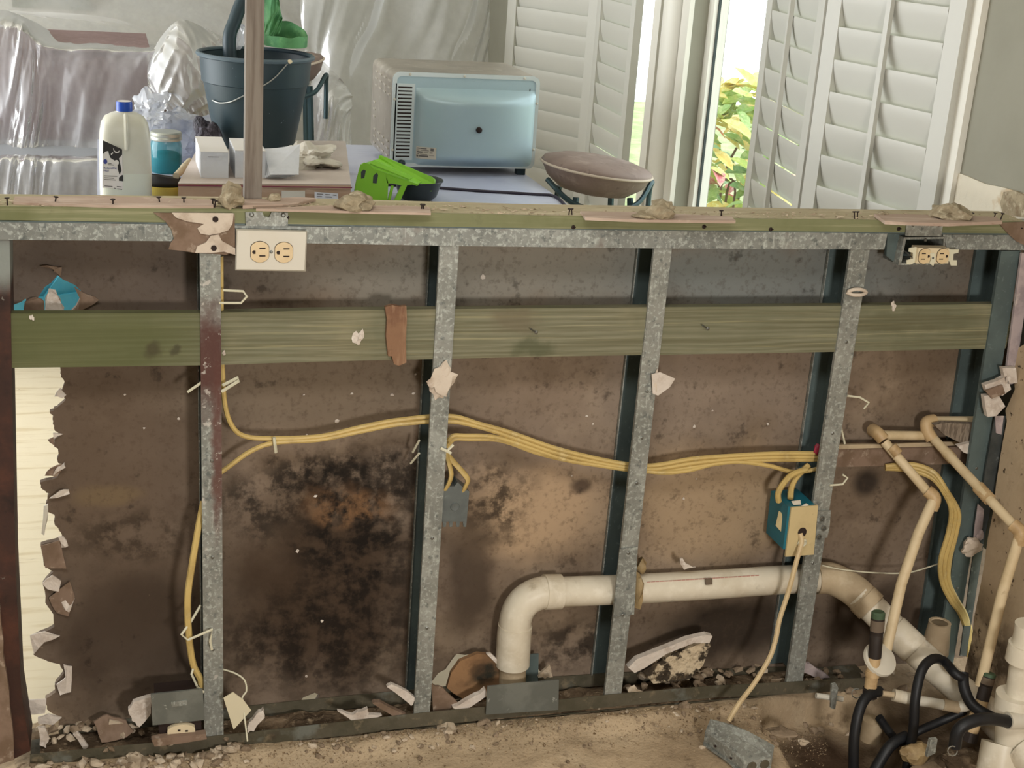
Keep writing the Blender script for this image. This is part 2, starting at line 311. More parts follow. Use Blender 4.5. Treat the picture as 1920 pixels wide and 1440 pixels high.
def glass_mat():
    m = MATS['glass']; nt = m.node_tree; T = NT(nt); nt.nodes.remove(nt.nodes['Principled BSDF']); out = nt.nodes['Material Output']
    tr = T.n('ShaderNodeBsdfTransparent'); tr.inputs[0].default_value = (.97, .99, .98, 1); g = T.n('ShaderNodeBsdfGlossy'); g.inputs['Roughness'].default_value = .02
    mx = T.n('ShaderNodeMixShader'); mx.inputs[0].default_value = .06; T.l(tr.outputs[0], mx.inputs[1]); T.l(g.outputs[0], mx.inputs[2]); T.l(mx.outputs[0], out.inputs['Surface'])
glass_mat()
sheet_mat('plastic_film', '#d6d4d0', .58, .42, .45, 1.2)
sheet_mat('plastic_film_clear', '#d3d2d4', .56, .22, .4)
sheet_mat('plastic_film_white', '#cfcec8', .84, .5, .45)
sheet_mat('plastic_bag', '#eef1f8', .42, .08, .45)

# ------------------------------------------------------------------ room shell
XR = 1.65      # inner face of the right wall in the room beyond
b = MB(); nx, ny = 260, 110
def pit(x, y):
    c = PZ(1570, 1400, -.03); d = math.hypot((x-c.x)/.16, (y-c.y)/.17)+.25*noise.noise(Vector((x*9, y*9, 3)))
    return max(0, min(1, (1.0-d)/.18))
def fh(x, y):
    q = Vector((x, y, 0)); h = .006*noise.noise(q*6)+.004*noise.noise(q*23)+.0022*noise.noise(q*70)
    k = 1 if x < 1.0 else max(0, 1-(x-1.0)/.3)
    return h+max(0, 1-abs(y+.035)/.05)*(.012+.010*noise.noise(q*11))*k-.07*pit(x, y)
for j in range(ny+1):
    for i in range(nx+1):
        x = -.75+i*(2.45/nx); y = -.85+j*(1.0/ny); b.v.append(Vector((x, y, fh(x, y))))
for j in range(ny):
    for i in range(nx):
        a = j*(nx+1)+i; b.f.append((a, a+1, a+nx+2, a+nx+1))
struct(b, 'floor', 'floor_dirt', smooth=True, ang=180)
b = MB(); b.box((-.5, -2.2, -.11), (4.4, 3.1, .2)); struct(b, 'floor_kitchen', 'floor_dirt')
b = MB(); b.box((-.5, 2.41, -.055), (4.4, 4.56, .1)); struct(b, 'floor_dining', 'floor_far')
b = MB(); b.box((-.5, .5, 2.56), (4.6, 8.4, .1)); struct(b, 'ceiling', 'ceiling_white')
b = MB(); b.box((-.5, 4.66, 1.25), (4.6, .1, 2.6)); struct(b, 'wall_far', 'wall_far')
b = MB(); b.box((-.5, -3.72, 1.25), (4.6, .1, 2.6)); struct(b, 'wall_rear', 'wall_paint')
b = MB()
for (y0, y1, z0, z1) in ((-3.7, .85, 0, 2.5), (3.75, 4.7, 0, 2.5), (.85, 3.75, 2.2, 2.5)): b.box((-2.66, (y0+y1)/2, (z0+z1)/2), (.1, y1-y0, z1-z0))  # wide opening added out of view for the left fill light
struct(b, 'wall_left', 'wall_far')
b = MB()
for (y0, y1, z0, z1) in ((-3.7, .43, .3, 2.5), (.12, .43, 0, .3), (.43, 3.2, 0, .35), (.43, 3.2, 2.25, 2.5), (1.97, 2.28, .35, 2.25), (3.2, 4.7, 0, 2.5)):
    b.box((XR+.06, (y0+y1)/2, (z0+z1)/2), (.12, y1-y0, z1-z0))
struct(b, 'wall_right', 'wall_paint')
# window casing, frames, panes
def casing(name, y0, y1):
    b = MB()
    for y in (y0-.03, y1+.03): b.box((XR-.008, y, 1.3), (.016, .06, 2.0))
    b.box((XR-.008, (y0+y1)/2, .33), (.016, y1-y0+.12, .06)); b.box((XR-.008, (y0+y1)/2, 2.28), (.016, y1-y0+.12, .06))
    return struct(b, name, 'trim_white')
casing('trim_1', .43, 1.97); casing('trim_2', 2.28, 3.2)
for nm, y0, y1 in (('window_1', .43, 1.97), ('window_2', 2.28, 3.2)):
    b = MB()
    for y in (y0+.02, y1-.02): b.box((XR+.075, y, 1.3), (.05, .04, 1.9))
    b.box((XR+.075, (y0+y1)/2, .37), (.05, y1-y0, .04)); b.box((XR+.075, (y0+y1)/2, 2.23), (.05, y1-y0, .04))
    wo = struct(b, nm, 'trim_white')
    b = MB(); b.box((XR+.08, (y0+y1)/2, 1.3), (.005, y1-y0-.06, 1.84)); build(b, 'pane', 'glass', wo)
    b = MB()
    for y in (y0+.043, y1-.043): b.box((XR+.068, y, 1.3), (.008, .005, 1.84))
    build(b, 'glazing_seal', 'window_rubber', wo)
# rounded cream post between the two windows
b = MB(); b.lathe([(.055, .35), (.055, 2.25)], (XR+.005, 2.10, 0), n=32); struct(b, 'trim_3', 'trim_white', smooth=True)

# lower right: stained drywall on the side wall in front of the partition, torn along its edge
e = [(1930, 640), (1905, 655), (1898, 690), (1903, 730), (1885, 770), (1888, 790), (1880, 830), (1868, 905), (1862, 960), (1852, 1010), (1845, 1060), (1836, 1110), (1826, 1160), (1822, 1200), (1808, 1260)]
pts = [PX(x, y, 1.598) for x, y in e]; zb = -.02
poly = [V(1.598, -2.2, 1.0), V(1.598, -.02, 1.0)]+[V(1.598, p.y, p.z) for p in pts]+[V(1.598, pts[-1].y, zb), V(1.598, -2.2, zb)]
b = MB(); b.prism(poly, (.013, 0, 0)); wl = struct(b, 'wall_side', 'drywall_tan')
for i, pl in enumerate([[(1846, 722), (1868, 715), (1888, 705), (1896, 730), (1880, 742), (1850, 735)], [(1845, 742), (1872, 740), (1885, 762), (1868, 780), (1852, 782), (1848, 765)], [(1880, 690), (1905, 690), (1908, 718), (1886, 720)]]):
    b = MB(); b.px(pl, -.03, -.018); build(b, 'torn_gypsum', 'torn_gypsum', wl)
b = MB(); b.px([(1848, 733), (1880, 722), (1885, 738), (1860, 748)], -.036, -.031); build(b, 'torn_paper', 'torn_paper_brown', wl)
b = MB(); b.prism([PX(x, y, XR-.001) for x, y in ((1792, 322), (1815, 330), (1850, 345), (1885, 352), (1925, 364), (1925, 410), (1780, 410))], (-.004, 0, 0)); build(b, 'plaster_patch', 'wall_patch', bpy.data.objects['wall_right'])
b = MB(); b.prism([PX(x, y, XR-.006) for x, y in ((1886, 360), (1905, 357), (1925, 366), (1925, 408), (1884, 402), (1880, 380))], (-.006, 0, 0)); build(b, 'plaster_patch', 'plaster_lump', bpy.data.objects['wall_right'])

# back face of the dining-side drywall, with its torn holes
TORN = [(113, 690), (113, 700), (118, 710), (120, 722), (115, 735), (123, 748), (118, 755), (107, 765), (93, 772), (100, 780), (99, 795), (103, 808), (117, 815), (101, 825), (102, 838), (109, 845), (109, 868), (122, 872), (107, 895), (75, 905), (80, 918), (93, 925), (86, 945), (88, 960), (102, 965), (103, 985), (115, 1000), (118, 1010), (76, 1022), (82, 1060), (100, 1072), (80, 1095), (85, 1130), (100, 1152), (102, 1175), (62, 1195), (63, 1228), (90, 1240), (112, 1245), (120, 1262), (105, 1280), (104, 1298), (85, 1310), (88, 1330), (110, 1345)]
rnd = random.Random(5); T2 = []
for i, (x, y) in enumerate(TORN):
    T2.append((x, y))
    if i < len(TORN)-1:
        x2, y2 = TORN[i+1]
        for t in (.33, .66): T2.append((x+(x2-x)*t+rnd.uniform(-2.2, 2.2), y+(y2-y)*t+rnd.uniform(-1.2, 1.2)))
BOT = [(110, 1352), (110, 1392), (560, 1342), (562, 1318), (568, 1308), (590, 1299), (600, 1303), (592, 1318), (596, 1338), (806, 1315), (808, 1280), (822, 1262), (835, 1255), (848, 1236), (856, 1226), (872, 1228), (895, 1224), (920, 1226), (934, 1238), (940, 1262), (955, 1280), (985, 1284), (1010, 1255), (1018, 1268), (1022, 1306), (1480, 1300), (1930, 1290)]
poly = [(-40, 425), (-40, 588), (18, 588), (24, 572), (40, 566), (48, 560), (52, 572), (70, 560), (84, 538), (96, 530), (108, 516), (118, 524), (140, 534), (152, 545), (150, 560), (142, 575), (132, 586), (112, 610)]+T2+BOT+[(1930, 420)]
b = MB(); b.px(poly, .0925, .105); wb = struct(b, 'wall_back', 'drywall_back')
for pl, m in (
    ([(102, 743), (112, 727), (123, 741), (117, 746)], 'torn_gypsum'), ([(100, 812), (117, 814), (100, 822)], 'torn_gypsum'),
    ([(89, 826), (100, 820), (104, 838), (98, 832)], 'torn_paper_brown'), ([(83, 892), (95, 878), (118, 870), (122, 876), (105, 893)], 'torn_paper_brown'),
    ([(98, 892), (108, 874), (120, 869), (122, 876)], 'torn_gypsum'), ([(92, 935), (112, 920), (129, 918), (130, 927), (105, 934)], 'torn_gypsum'),
    ([(78, 1000), (82, 950), (90, 945), (88, 975), (82, 1005)], 'plate_white'), ([(76, 1024), (112, 1012), (125, 1066), (85, 1066)], 'torn_paper_brown'),
    ([(110, 1008), (120, 1006), (128, 1024), (116, 1028)], 'torn_gypsum'), ([(80, 1095), (98, 1078), (116, 1090), (110, 1110), (90, 1106)], 'torn_gypsum'),
    ([(92, 1122), (130, 1090), (141, 1120), (128, 1155), (108, 1150), (96, 1134)], 'torn_paper_brown'), ([(108, 1118), (134, 1104), (140, 1122), (130, 1148), (118, 1140)], 'torn_gypsum'),
    ([(57, 1192), (85, 1185), (112, 1192), (84, 1205), (63, 1226)], 'torn_gypsum'), ([(118, 1246), (135, 1250), (133, 1298), (113, 1303), (106, 1284), (122, 1270)], 'torn_gypsum'),
    ([(40, 1316), (60, 1312), (87, 1310), (85, 1338), (42, 1340)], 'torn_gypsum'), ([(70, 1345), (90, 1340), (116, 1345), (100, 1358), (71, 1356)], 'torn_gypsum'),
    ([(86, 560), (92, 540), (104, 545), (112, 560), (120, 578), (116, 592), (82, 592), (84, 575)], 'torn_gypsum'),
    ([(46, 566), (60, 558), (72, 558), (84, 566), (82, 592), (44, 592)], 'torn_paper_brown'), ([(140, 540), (165, 552), (187, 562), (160, 580), (134, 590), (150, 562)], 'torn_paper_brown'),
    ([(75, 498), (100, 500), (116, 502), (112, 518), (104, 512), (100, 505)], 'torn_paper_brown')):
    rr = random.Random(int(pl[0][0]*7+pl[0][1])); y0 = .0885-rr.uniform(0, .004)
    b = MB(); q = []
    n = len(pl)
    for i in range(n):     # ragged outline, lifted unevenly off the sheet
        x, y = pl[i]; x2, y2 = pl[(i+1) % n]
        for t in (0, .5): q.append((x+(x2-x)*t+rr.uniform(-1.3, 1.3), y+(y2-y)*t+rr.uniform(-1.3, 1.3)))
    b.prism([P(x, y, y0+rr.uniform(-.006, .001)) for x, y in q], (0, .003, 0)); build(b, 'torn_paper', m, wb)
# small flecks of gypsum stuck to the sheet
b = MB(); rr = random.Random(8)
for (x, y, s) in ((632, 790, 9), (592, 930, 6), (558, 1033, 7), (603, 1165, 6), (735, 740, 8), (775, 738, 7), (570, 740, 4), (575, 815, 4), (1100, 780, 6), (1112, 795, 5), (1302, 800, 7), (1282, 935, 6), (1440, 795, 5), (1336, 770, 4), (234, 740, 4), (335, 785, 5), (270, 803, 4), (780, 702, 4), (575, 1268, 6), (1744, 1130, 4), (905, 520, 12), (660, 738, 5), (1072, 892, 4), (1305, 898, 3)):
    c = P(x, y, .091); b.rock(c, (s*.00055, .0012, s*.0005), x+y, 1, .6, 0)
build(b, 'gypsum_flecks', 'torn_gypsum', wb, kind='stuff')

# ------------------------------------------------------------------ steel framing, plate, rail
def stud(label, top, bot, wpx_t, wpx_b, m, y_mid=0, name='metal_stud', group='upright steel studs of the stripped partition'):
    ct, cb = P(top[0], top[1], 0), P(bot[0], bot[1], 0)
    st, sb = (P(top[0]+1, top[1], 0)-ct).length, (P(bot[0]+1, bot[1], 0)-cb).length
    wt, wb_ = wpx_t*st/2, wpx_b*sb/2
    t = thing(name, label, 'stud', cb, group)
    def quad(x0t, x1t, x0b, x1b, y0, y1, nm, mm):
        b = MB(); b.prism([V(ct.x+x0t, y0, ct.z), V(ct.x+x1t, y0, ct.z), V(cb.x+x1b, y0, cb.z), V(cb.x+x0b, y0, cb.z)], (0, y1-y0, 0)); build(b, nm, mm, t)
    quad(-wt, wt, -wb_, wb_, 0, .0015, 'face_flange', m)
    quad(wt-.0015, wt, wb_-.0015, wb_, .0015, .09, 'web', 'galvanised_shade_teal')
    quad(-wt, wt, -wb_, wb_, .09, .0915, 'back_flange', 'galvanised_shade_teal')
    quad(-wt, -wt+.0015, -wb_, -wb_+.0015, .0015, .008, 'return_lip', m)
    quad(-wt, -wt+.002, -wb_, -wb_+.002, .083, .09, 'return_lip', m)
    for s in rnd.sample(range(2, 9), 3):
        f = s/10; c = ct.lerp(cb, f); b = MB(); b.lathe([(.003, 0), (.0032, .001), (.0015, .0018)], c, (0, -1, 0), 10); build(b, 'screw', 'screw_steel', t)
    return t
b = MB(); b.px([(-25, 448), (18, 448), (22, 700), (29, 1060), (40, 1300), (57, 1408), (24, 1424), (8, 1300), (-4, 1060), (-20, 700)], 0, .09)
t = thing('metal_stud', 'dark rusted steel stud at the left end of the partition', 'stud', P(40, 1415, .04), 'upright steel studs of the stripped partition'); build(b, 'face_flange', 'rust_dark', t)
t1 = stud('steel stud with a dark red rust band, below the brown paper scrap', (394, 474), (401, 1382), 39, 36, 'rusty_stud')
t2 = stud('steel stud with the grey junction box hanging at its right side', (843, 455), (791, 1338), 36, 30, 'galvanised')
t3 = stud('steel stud with a splice plate screwed on above the drain pipe', (1244, 460), (1149, 1305), 33, 31, 'galvanised')
t4 = stud('steel stud beside the blue box with the cream cover plate', (1614, 462), (1489, 1284), 35, 30, 'galvanised')
t5 = stud('dark teal steel stud in the right corner behind the wooden rail', (1896, 470), (1772, 1245), 36, 30, 'galvanised_shade_teal')
# extras fixed to the studs
b = MB(); b.px([(1162, 1030), (1196, 1026), (1189, 1152), (1150, 1157)], -.0035, -.0005); build(b, 'splice_plate', 'galvanised_track', t3)
for x, y in ((1178, 1037), (1167, 1153)):
    b = MB(); b.lathe([(.0035, 0), (.0035, .0015), (.0015, .0025)], P(x, y, -.0035), (0, -1, 0), 10); build(b, 'screw', 'screw_steel', t3)
b = MB(); b.px([(1533, 958), (1558, 957), (1555, 992), (1551, 1008), (1530, 1012)], -.003, -.0005); build(b, 'clip_plate', 'galvanised', t4)
for x, y in ((1541, 972), (1544, 990), (1535, 1006)):
    b = MB(); b.lathe([(.005, 0), (.006, .002), (.0035, .0024), (.003, .0005)], P(x, y, -.003), (0, -1, 0), 12); build(b, 'screw', 'screw_steel', t4)
b = MB(); b.tube(pxs([(1588, 548, -.004), (1600, 543, -.008), (1615, 543, -.008), (1624, 548, -.004), (1615, 553, -.009), (1598, 553, -.009)], 4), .0035, 8, True); build(b, 'caulk_ring', 'joint_compound', t4, True)
b = MB()
b.rock(P(828, 715, -.003), (.017, .006, .026), 4, 3, .8); b.rock(P(812, 716, -.004), (.008, .004, .007), 8, 2, .8); b.rock(P(838, 702, -.003), (.009, .004, .016), 6, 2, .8); build(b, 'plaster_blob', 'joint_compound', t2, True)
b = MB(); b.px([(1222, 702), (1238, 698), (1252, 704), (1266, 710), (1256, 726), (1234, 742), (1224, 738)], -.008, -.006); build(b, 'torn_paper', 'torn_gypsum', t3)
b = MB(); b.rock(P(1229, 720, -.004), (.007, .005, .022), 12, 2, .4); build(b, 'plaster_blob', 'joint_compound', t3, True)

# tracks
t = thing('top_track', 'galvanised steel track running under the top plate', 'track', P(700, 440, .045))
TT = lambda x: 419+.0135*x+(-2 if x > 1000 else 0)
b = MB(); b.px([(-40, 416), (600, 425), (1000, 430), (1664, 438), (1658, 468), (1243, 466), (842, 461), (400, 453), (-40, 449)], -.003, -.0012); build(b, 'flange', 'galvanised_track', t)
b = MB(); b.px([(1768, 440), (1925, 441), (1925, 469), (1776, 468)], -.003, -.0012); build(b, 'flange', 'galvanised_track', t)
b = MB(); b.px([(-40, 413), (600, 421), (1000, 427), (1925, 438), (1925, 441), (1000, 430), (600, 424), (-40, 416)], -.003, .0915); build(b, 'web', 'galvanised_shade_teal', t)
t = thing('bottom_track', 'dirty steel track along the floor under the studs', 'track', P(700, 1370, .045))
b = MB(); b.px([(56, 1415), (290, 1393), (791, 1337), (1150, 1302), (1340, 1286), (1500, 1278), (1640, 1270), (1640, 1292), (1500, 1300), (1340, 1308), (1150, 1325), (791, 1362), (290, 1420), (56, 1442)], -.003, -.001); build(b, 'flange', 'galvanised_low', t)
b = MB(); b.prism([P(110, 1362, .088), P(600, 1310, .088), P(1000, 1272, .088), P(1150, 1262, .088), P(1480, 1250, .088), P(1480, 1268, .088), P(1150, 1284, .088), P(600, 1334, .088), P(110, 1384, .088)], (0, .002, 0)); build(b, 'back_flange', 'galvanised_low', t)
b = MB(); a0, a1 = P(56, 1440, 0), P(1640, 1292, 0); b.prism([V(a0.x, 0, .003), V(a1.x, 0, .006), V(a1.x, .0885, .006), V(a0.x, .0885, .003)], (0, 0, .0015)); build(b, 'web', 'galvanised_low', t)
# top plate
t = thing('top_plate', 'weathered wooden plate capping the half wall', 'board', P(900, 430, .045))
fr = [(-40, 387), (300, 390), (600, 394), (1000, 404), (1500, 411), (1925, 416)]; bo = [(1925, 438), (1500, 434), (1000, 428), (600, 421), (300, 417), (-40, 412)]
A = [P(x, y, -.004) for x, y in fr]; B = [P(x, y, -.004) for x, y in bo]
b = MB(); b.prism(A+B, (0, .003, 0)); build(b, 'front_edge', 'plate_edge', t)
b = MB(); b.prism([p+V(0, .003, 0) for p in A+B], (0, .093, 0)); build(b, 'plank', 'plate_wood', t)
PLZ = lambda X: 1.044 if X < .2 else 1.044-.009*min(1, (X-.2)/.45)
for x, y in ((538, 388+20), (1075, 426), (1320, 425), (1685, 429), (1445, 430), (1912, 428)):
    b = MB(); b.lathe([(.004, -.001), (.004, .001), (.0015, .002), (.001, .008)], P(x, y, -.004), (.2, -1, .2), 8); build(b, 'nail_head', 'dark_slot', t)
# rail
t = thing('wooden_rail', 'green treated wooden board running behind the stud faces', 'board', P(900, 675, .03))
b = MB(); b.px([(16, 588), (380, 587), (600, 582), (1000, 578), (1500, 574), (1910, 570), (1886, 653), (1500, 661), (1000, 669), (600, 678), (380, 685), (18, 690)], .004, .024); build(b, 'plank', 'treated_wood', t)
for x, y in ((1003, 622), (1325, 615)):
    b = MB(); b.tube([P(x-8, y-5, -.006), P(x, y, .001)], .0016, 6); b.lathe([(.0035, 0), (.0035, .001), (.001, .002)], P(x+2, y+1, .0035), (0, -1, 0), 10); build(b, 'anchor', 'screw_steel', t)
for (x, y, s) in ((672, 634, 15), (420, 662, 4), (1872, 612, 5), (1675, 573, 8), (60, 596, 5)):
    b = MB(); b.rock(P(x, y, .003), (s*.0006, .0025, s*.0009), x, 2, .9); build(b, 'plaster_fleck', 'torn_gypsum', t)
b = MB(); b.px([(722, 576), (735, 572), (750, 575), (762, 574), (763, 600), (761, 640), (762, 680), (748, 686), (739, 683), (735, 668), (728, 668), (724, 630), (726, 600)], -.006, .0035)
build(b, 'wood_strip', 'rust_strip', label='short rusty brown wood strip nailed upright across the rail', cat='wood strip')
# board and strap behind the water pipes
t = thing('blocking_board', 'brown blocking board behind the tan water pipes', 'board', P(1710, 870, .07))
b = MB(); b.px([(1560, 842), (1865, 836), (1862, 868), (1556, 876)], .052, .088); build(b, 'plank', 'torn_paper_brown', t)
b = MB(); b.px([(1572, 834), (1660, 833), (1760, 829), (1812, 828), (1812, 834), (1760, 837), (1572, 842)], .046, .052); build(b, 'strap', 'pvc_dusty', t)

# ------------------------------------------------------------------ wall plate with duplex outlet, and the open outlet box
def outlet_face(parent, cx, cy, r, Y, flip, dx=0):
    c = P(cx, cy, Y); b = MB()
    poly = [c+V(max(-r*.86, min(r*.86, x)), 0, y) for x, y in disc(r, r*1.02, 28)]
    b.prism(poly, (0, -.0025, 0)); o = build(b, 'receptacle_face', 'receptacle_ivory', parent)
    b = MB(); b.prism([c+(p-c)*1.045 for p in poly], (0, -.0008, 0)); build(b, 'face_gap', 'dark_slot', o)
    b = MB(); s = -1 if not flip else 1
    for dz in (.37*r, -.37*r): b.box(c+V(-s*.24*r, -.0027, dz), (.36*r*1.6, .001, .12*r))
    b.prism([c+V(s*.58*r+x, -.0022, y) for x, y in ([(-.17*r*s, .16*r), (.0, .18*r), (.1*r*-s*-1, .12*r), (.14*r*s*1, 0), (.1*r*s, -.12*r), (0, -.18*r), (-.17*r*s, -.16*r)])], (0, -.001, 0))
    build(b, 'slots', 'dark_slot', o)
    return o
c0 = P(508, 469, -.02)
t = thing('outlet_plate', 'cream wall plate with two ivory receptacles hanging at the left', 'outlet', P(508, 508, -.01))
b = MB(); q = [(443, 430), (576, 433), (573, 509), (441, 507)]; o_ = [P(x, y, -.014) for x, y in q]; i_ = [P(x+(508-x)*.035, y+(469-y)*.06, -.019) for x, y in q]
b.add(o_+i_+[p+V(0, .004, 0) for p in o_], [(4, 5, 6, 7)[::-1]]+[(k, (k+1) % 4, 4+(k+1) % 4, 4+k) for k in range(4)]+[(8+k, 8+(k+1) % 4, (k+1) % 4, k) for k in range(4)]+[(8, 9, 10, 11)])
build(b, 'cover_plate', 'plate_white', t)
outlet_face(t, 487, 472, .0176, -.0185, False); outlet_face(t, 532, 473, .0174, -.0185, False)
b = MB(); b.lathe([(.0028, 0), (.0028, .001), (.001, .0016)], P(508.5, 472, -.019), (0, -1, 0), 10); build(b, 'screw', 'screw_steel', t)
b = MB(); b.px([(448, 438), (570, 440), (568, 500), (446, 498)], -.010, .045); build(b, 'back_box', 'box_grey', t)
def bracket(label, pts, parent_loc, screws):
    t = thing('mounting_bracket', label, 'bracket', parent_loc); b = MB(); b.px(pts, -.0075, -.0048); build(b, 'bracket_plate', 'galvanised', t)
    for x, y, r in screws:
        b = MB(); b.lathe([(r, 0), (r, .0015), (r*.5, .0028)], P(x, y, -.0075), (0, -1, 0), 12); build(b, 'screw', 'screw_steel', t)
    return t
t = bracket('steel mounting bracket nailed above the cream wall plate', [(460, 398), (492, 398), (495, 406), (505, 407), (509, 398), (540, 399), (540, 424), (461, 424)], P(500, 424, -.006), ((472, 402, .004), (531, 403, .004)))
t = bracket('steel mounting bracket above the open outlet box', [(1700, 417), (1735, 416), (1740, 420), (1752, 420), (1757, 416), (1769, 417), (1765, 443), (1698, 442)], P(1733, 443, -.006), ((1712, 422, .003), (1760, 422, .003)))
t = thing('outlet_box', 'open steel outlet box with its ivory duplex receptacle pulled out', 'outlet', P(1735, 497, 0))
q = [(1695, 445), (1772, 444), (1771, 497), (1684, 497)]; m_ = [(1699, 449), (1769, 448), (1768, 493), (1690, 493)]
b = MB()
for k in range(4): b.prism([P(*q[k], -.006), P(*q[(k+1) % 4], -.006), P(*m_[(k+1) % 4], -.006), P(*m_[k], -.006)], (0, .06, 0))
build(b, 'box_wall', 'galvanised', t)
b = MB(); b.px(q, .05, .054); build(b, 'box_back', 'galvanised_shade_teal', t)
b = MB(); b.px([(1664, 438), (1696, 440), (1684, 497), (1662, 480)], .012, .02); build(b, 'side_bracket', 'galvanised_shade_teal', t)
yo = MB(); yo.px([(1705, 465), (1718, 463), (1722, 468), (1772, 466), (1784, 468), (1798, 468), (1797, 474), (1788, 476), (1787, 488), (1794, 488), (1794, 498), (1783, 498), (1780, 490), (1716, 492), (1708, 496), (1700, 496), (1700, 488), (1712, 485), (1712, 474), (1704, 472)], -.024, -.022)
yk = build(yo, 'yoke', 'tie_plastic', t)
b = MB(); b.px([(1722, 465), (1780, 466), (1778, 494), (1718, 494)], -.030, -.006); build(b, 'receptacle_body', 'ivory', t)
outlet_face(t, 1733, 480, .0145, -.030, True); outlet_face(t, 1767, 480, .0145, -.030, True)
b = MB(); b.px([(1744, 475), (1753, 475), (1754, 487), (1750, 499), (1743, 494), (1746, 487)], -.033, -.029); build(b, 'centre_strap', 'tie_plastic', t)
b = MB(); b.lathe([(.0022, 0), (.0022, .0012), (.001, .002)], P(1749, 483.5, -.033), (0, -1, 0), 10); build(b, 'screw', 'screw_steel', t)
b = MB(); b.tube(pxs([(1692, 468, .03), (1700, 474, .01), (1712, 483, -.015)]), .0016, 6); build(b, 'ground_wire', 'wire_bright', t, True)
b = MB(); b.lathe([(.0035, 0), (.0035, .004), (.0015, .006)], P(1734, 449, -.004), (0, -1, -.2), 8); build(b, 'screw', 'screw_steel', t)

# paper scrap with compound under the plate
t = thing('drywall_scrap', 'torn brown drywall paper with cream compound left of the wall plate', 'paper scrap', P(370, 470, -.01))
b = MB(); b.px([(288, 399), (440, 401), (441, 470), (425, 478), (400, 476), (370, 475), (340, 470), (316, 468), (320, 456), (326, 448), (322, 432), (310, 415)], -.008, -.0055); build(b, 'paper', 'torn_paper_brown', t)
b = MB(); b.px([(322, 399), (438, 400), (436, 420), (428, 432), (410, 438), (392, 441), (376, 438), (370, 428), (382, 420), (350, 415), (330, 408)], -.011, -.008); build(b, 'compound', 'joint_compound', t)
b = MB(); b.px([(396, 442), (410, 440), (416, 452), (441, 466), (441, 478), (420, 472), (398, 474), (366, 474), (370, 462), (386, 455)], -.012, -.008); build(b, 'compound', 'joint_compound', t)
for x, y in ((404, 411), (401, 465)):
    b = MB(); b.lathe([(.0048, 0), (.005, .001), (.002, .0005)], P(x, y, -.012), (0, -1, 0), 10); build(b, 'nail_head', 'dark_slot', t)
b = MB(); b.px([(1872, 418), (1925, 416), (1925, 462), (1905, 452), (1890, 438)], -.008, -.0055)
build(b, 'drywall_scrap', 'torn_paper_brown', label='small brown paper scrap at the right end below the plate', cat='paper scrap')

# ------------------------------------------------------------------ cables
def cable(label, pts, r=.0045, m='cable_yellow', name='electric_cable', group='yellow electric cables run through the studs', flat=1., n=8):
    b = MB(); b.tube(pxs(pts), r, n, flat=flat); return build(b, name, m, smooth=True, label=label, cat='cable', group=group)
cable('yellow cable dropping along the rusted stud then bending right, upper of the left pair', [(414, 480, .02), (415, 600, .02), (417, 690, .02), (422, 760, .02), (436, 800, .025), (460, 818, .03), (510, 822, .035), (600, 818, .035), (680, 800, .035), (750, 787, .035), (842, 780, .035), (900, 795, .035), (960, 812, .034), (1040, 840, .034), (1120, 860, .034), (1182, 871, .034), (1230, 872, .034), (1300, 860, .034), (1380, 854, .034), (1460, 850, .034), (1540, 850, .034)])
cable('yellow cable rising from behind the rusted stud, lower of the left pair', [(405, 892, .03), (430, 874, .03), (470, 846, .03), (515, 830, .032), (600, 824, .034), (680, 808, .034), (750, 795, .034), (842, 790, .034), (900, 801, .034), (960, 820, .034), (1040, 848, .034), (1120, 867, .034), (1182, 877, .034), (1230, 879, .034), (1300, 868, .034), (1380, 860, .034), (1460, 857, .034), (1540, 857, .034)])
cable('yellow cable curving out beside the second stud above the grey box', [(838, 832, .03), (848, 818, .028), (870, 817, .03), (930, 820, .032), (1000, 842, .034), (1060, 862, .034), (1120, 872, .034), (1182, 881, .034), (1240, 884, .034), (1310, 874, .034), (1380, 866, .034), (1440, 873, .034), (1490, 885, .034), (1538, 878, .034)])
cable('lowest yellow cable of the bundle between the middle studs', [(838, 838, .036), (852, 823, .034), (880, 823, .034), (940, 826, .036), (1010, 850, .037), (1080, 866, .037), (1182, 879, .038), (1240, 886, .03), (1290, 882, .03), (1350, 868, .036), (1430, 863, .036), (1500, 862, .036), (1542, 862, .036)])
cable('short yellow loop entering the left side of the grey junction box', [(836, 850, .03), (842, 870, .02), (846, 890, .012), (842, 905, .012), (835, 918, .016)], .0065, flat=.6, n=10)
cable('short yellow loop entering the right side of the grey junction box', [(836, 850, .034), (852, 868, .024), (868, 886, .014), (877, 900, .010), (872, 914, .014), (868, 922, .018)], .0065, flat=.6, n=10)
cable('thick yellow cable hanging left of the rusted stud down to the floor box', [(382, 940, .03), (372, 990, .012), (360, 1060, .002), (352, 1120, -.004), (354, 1190, -.002), (362, 1245, .006), (376, 1275, .012), (374, 1300, .016)], .0062)
cable('left yellow cable entering the top of the blue box', [(1512, 880, .03), (1485, 890, .02), (1468, 908, .012), (1459, 925, .008), (1460, 940, .012)], .0062)
cable('right yellow cable entering the top of the blue box', [(1516, 872, .036), (1494, 894, .028), (1484, 914, .022), (1482, 935, .02)], .0062)
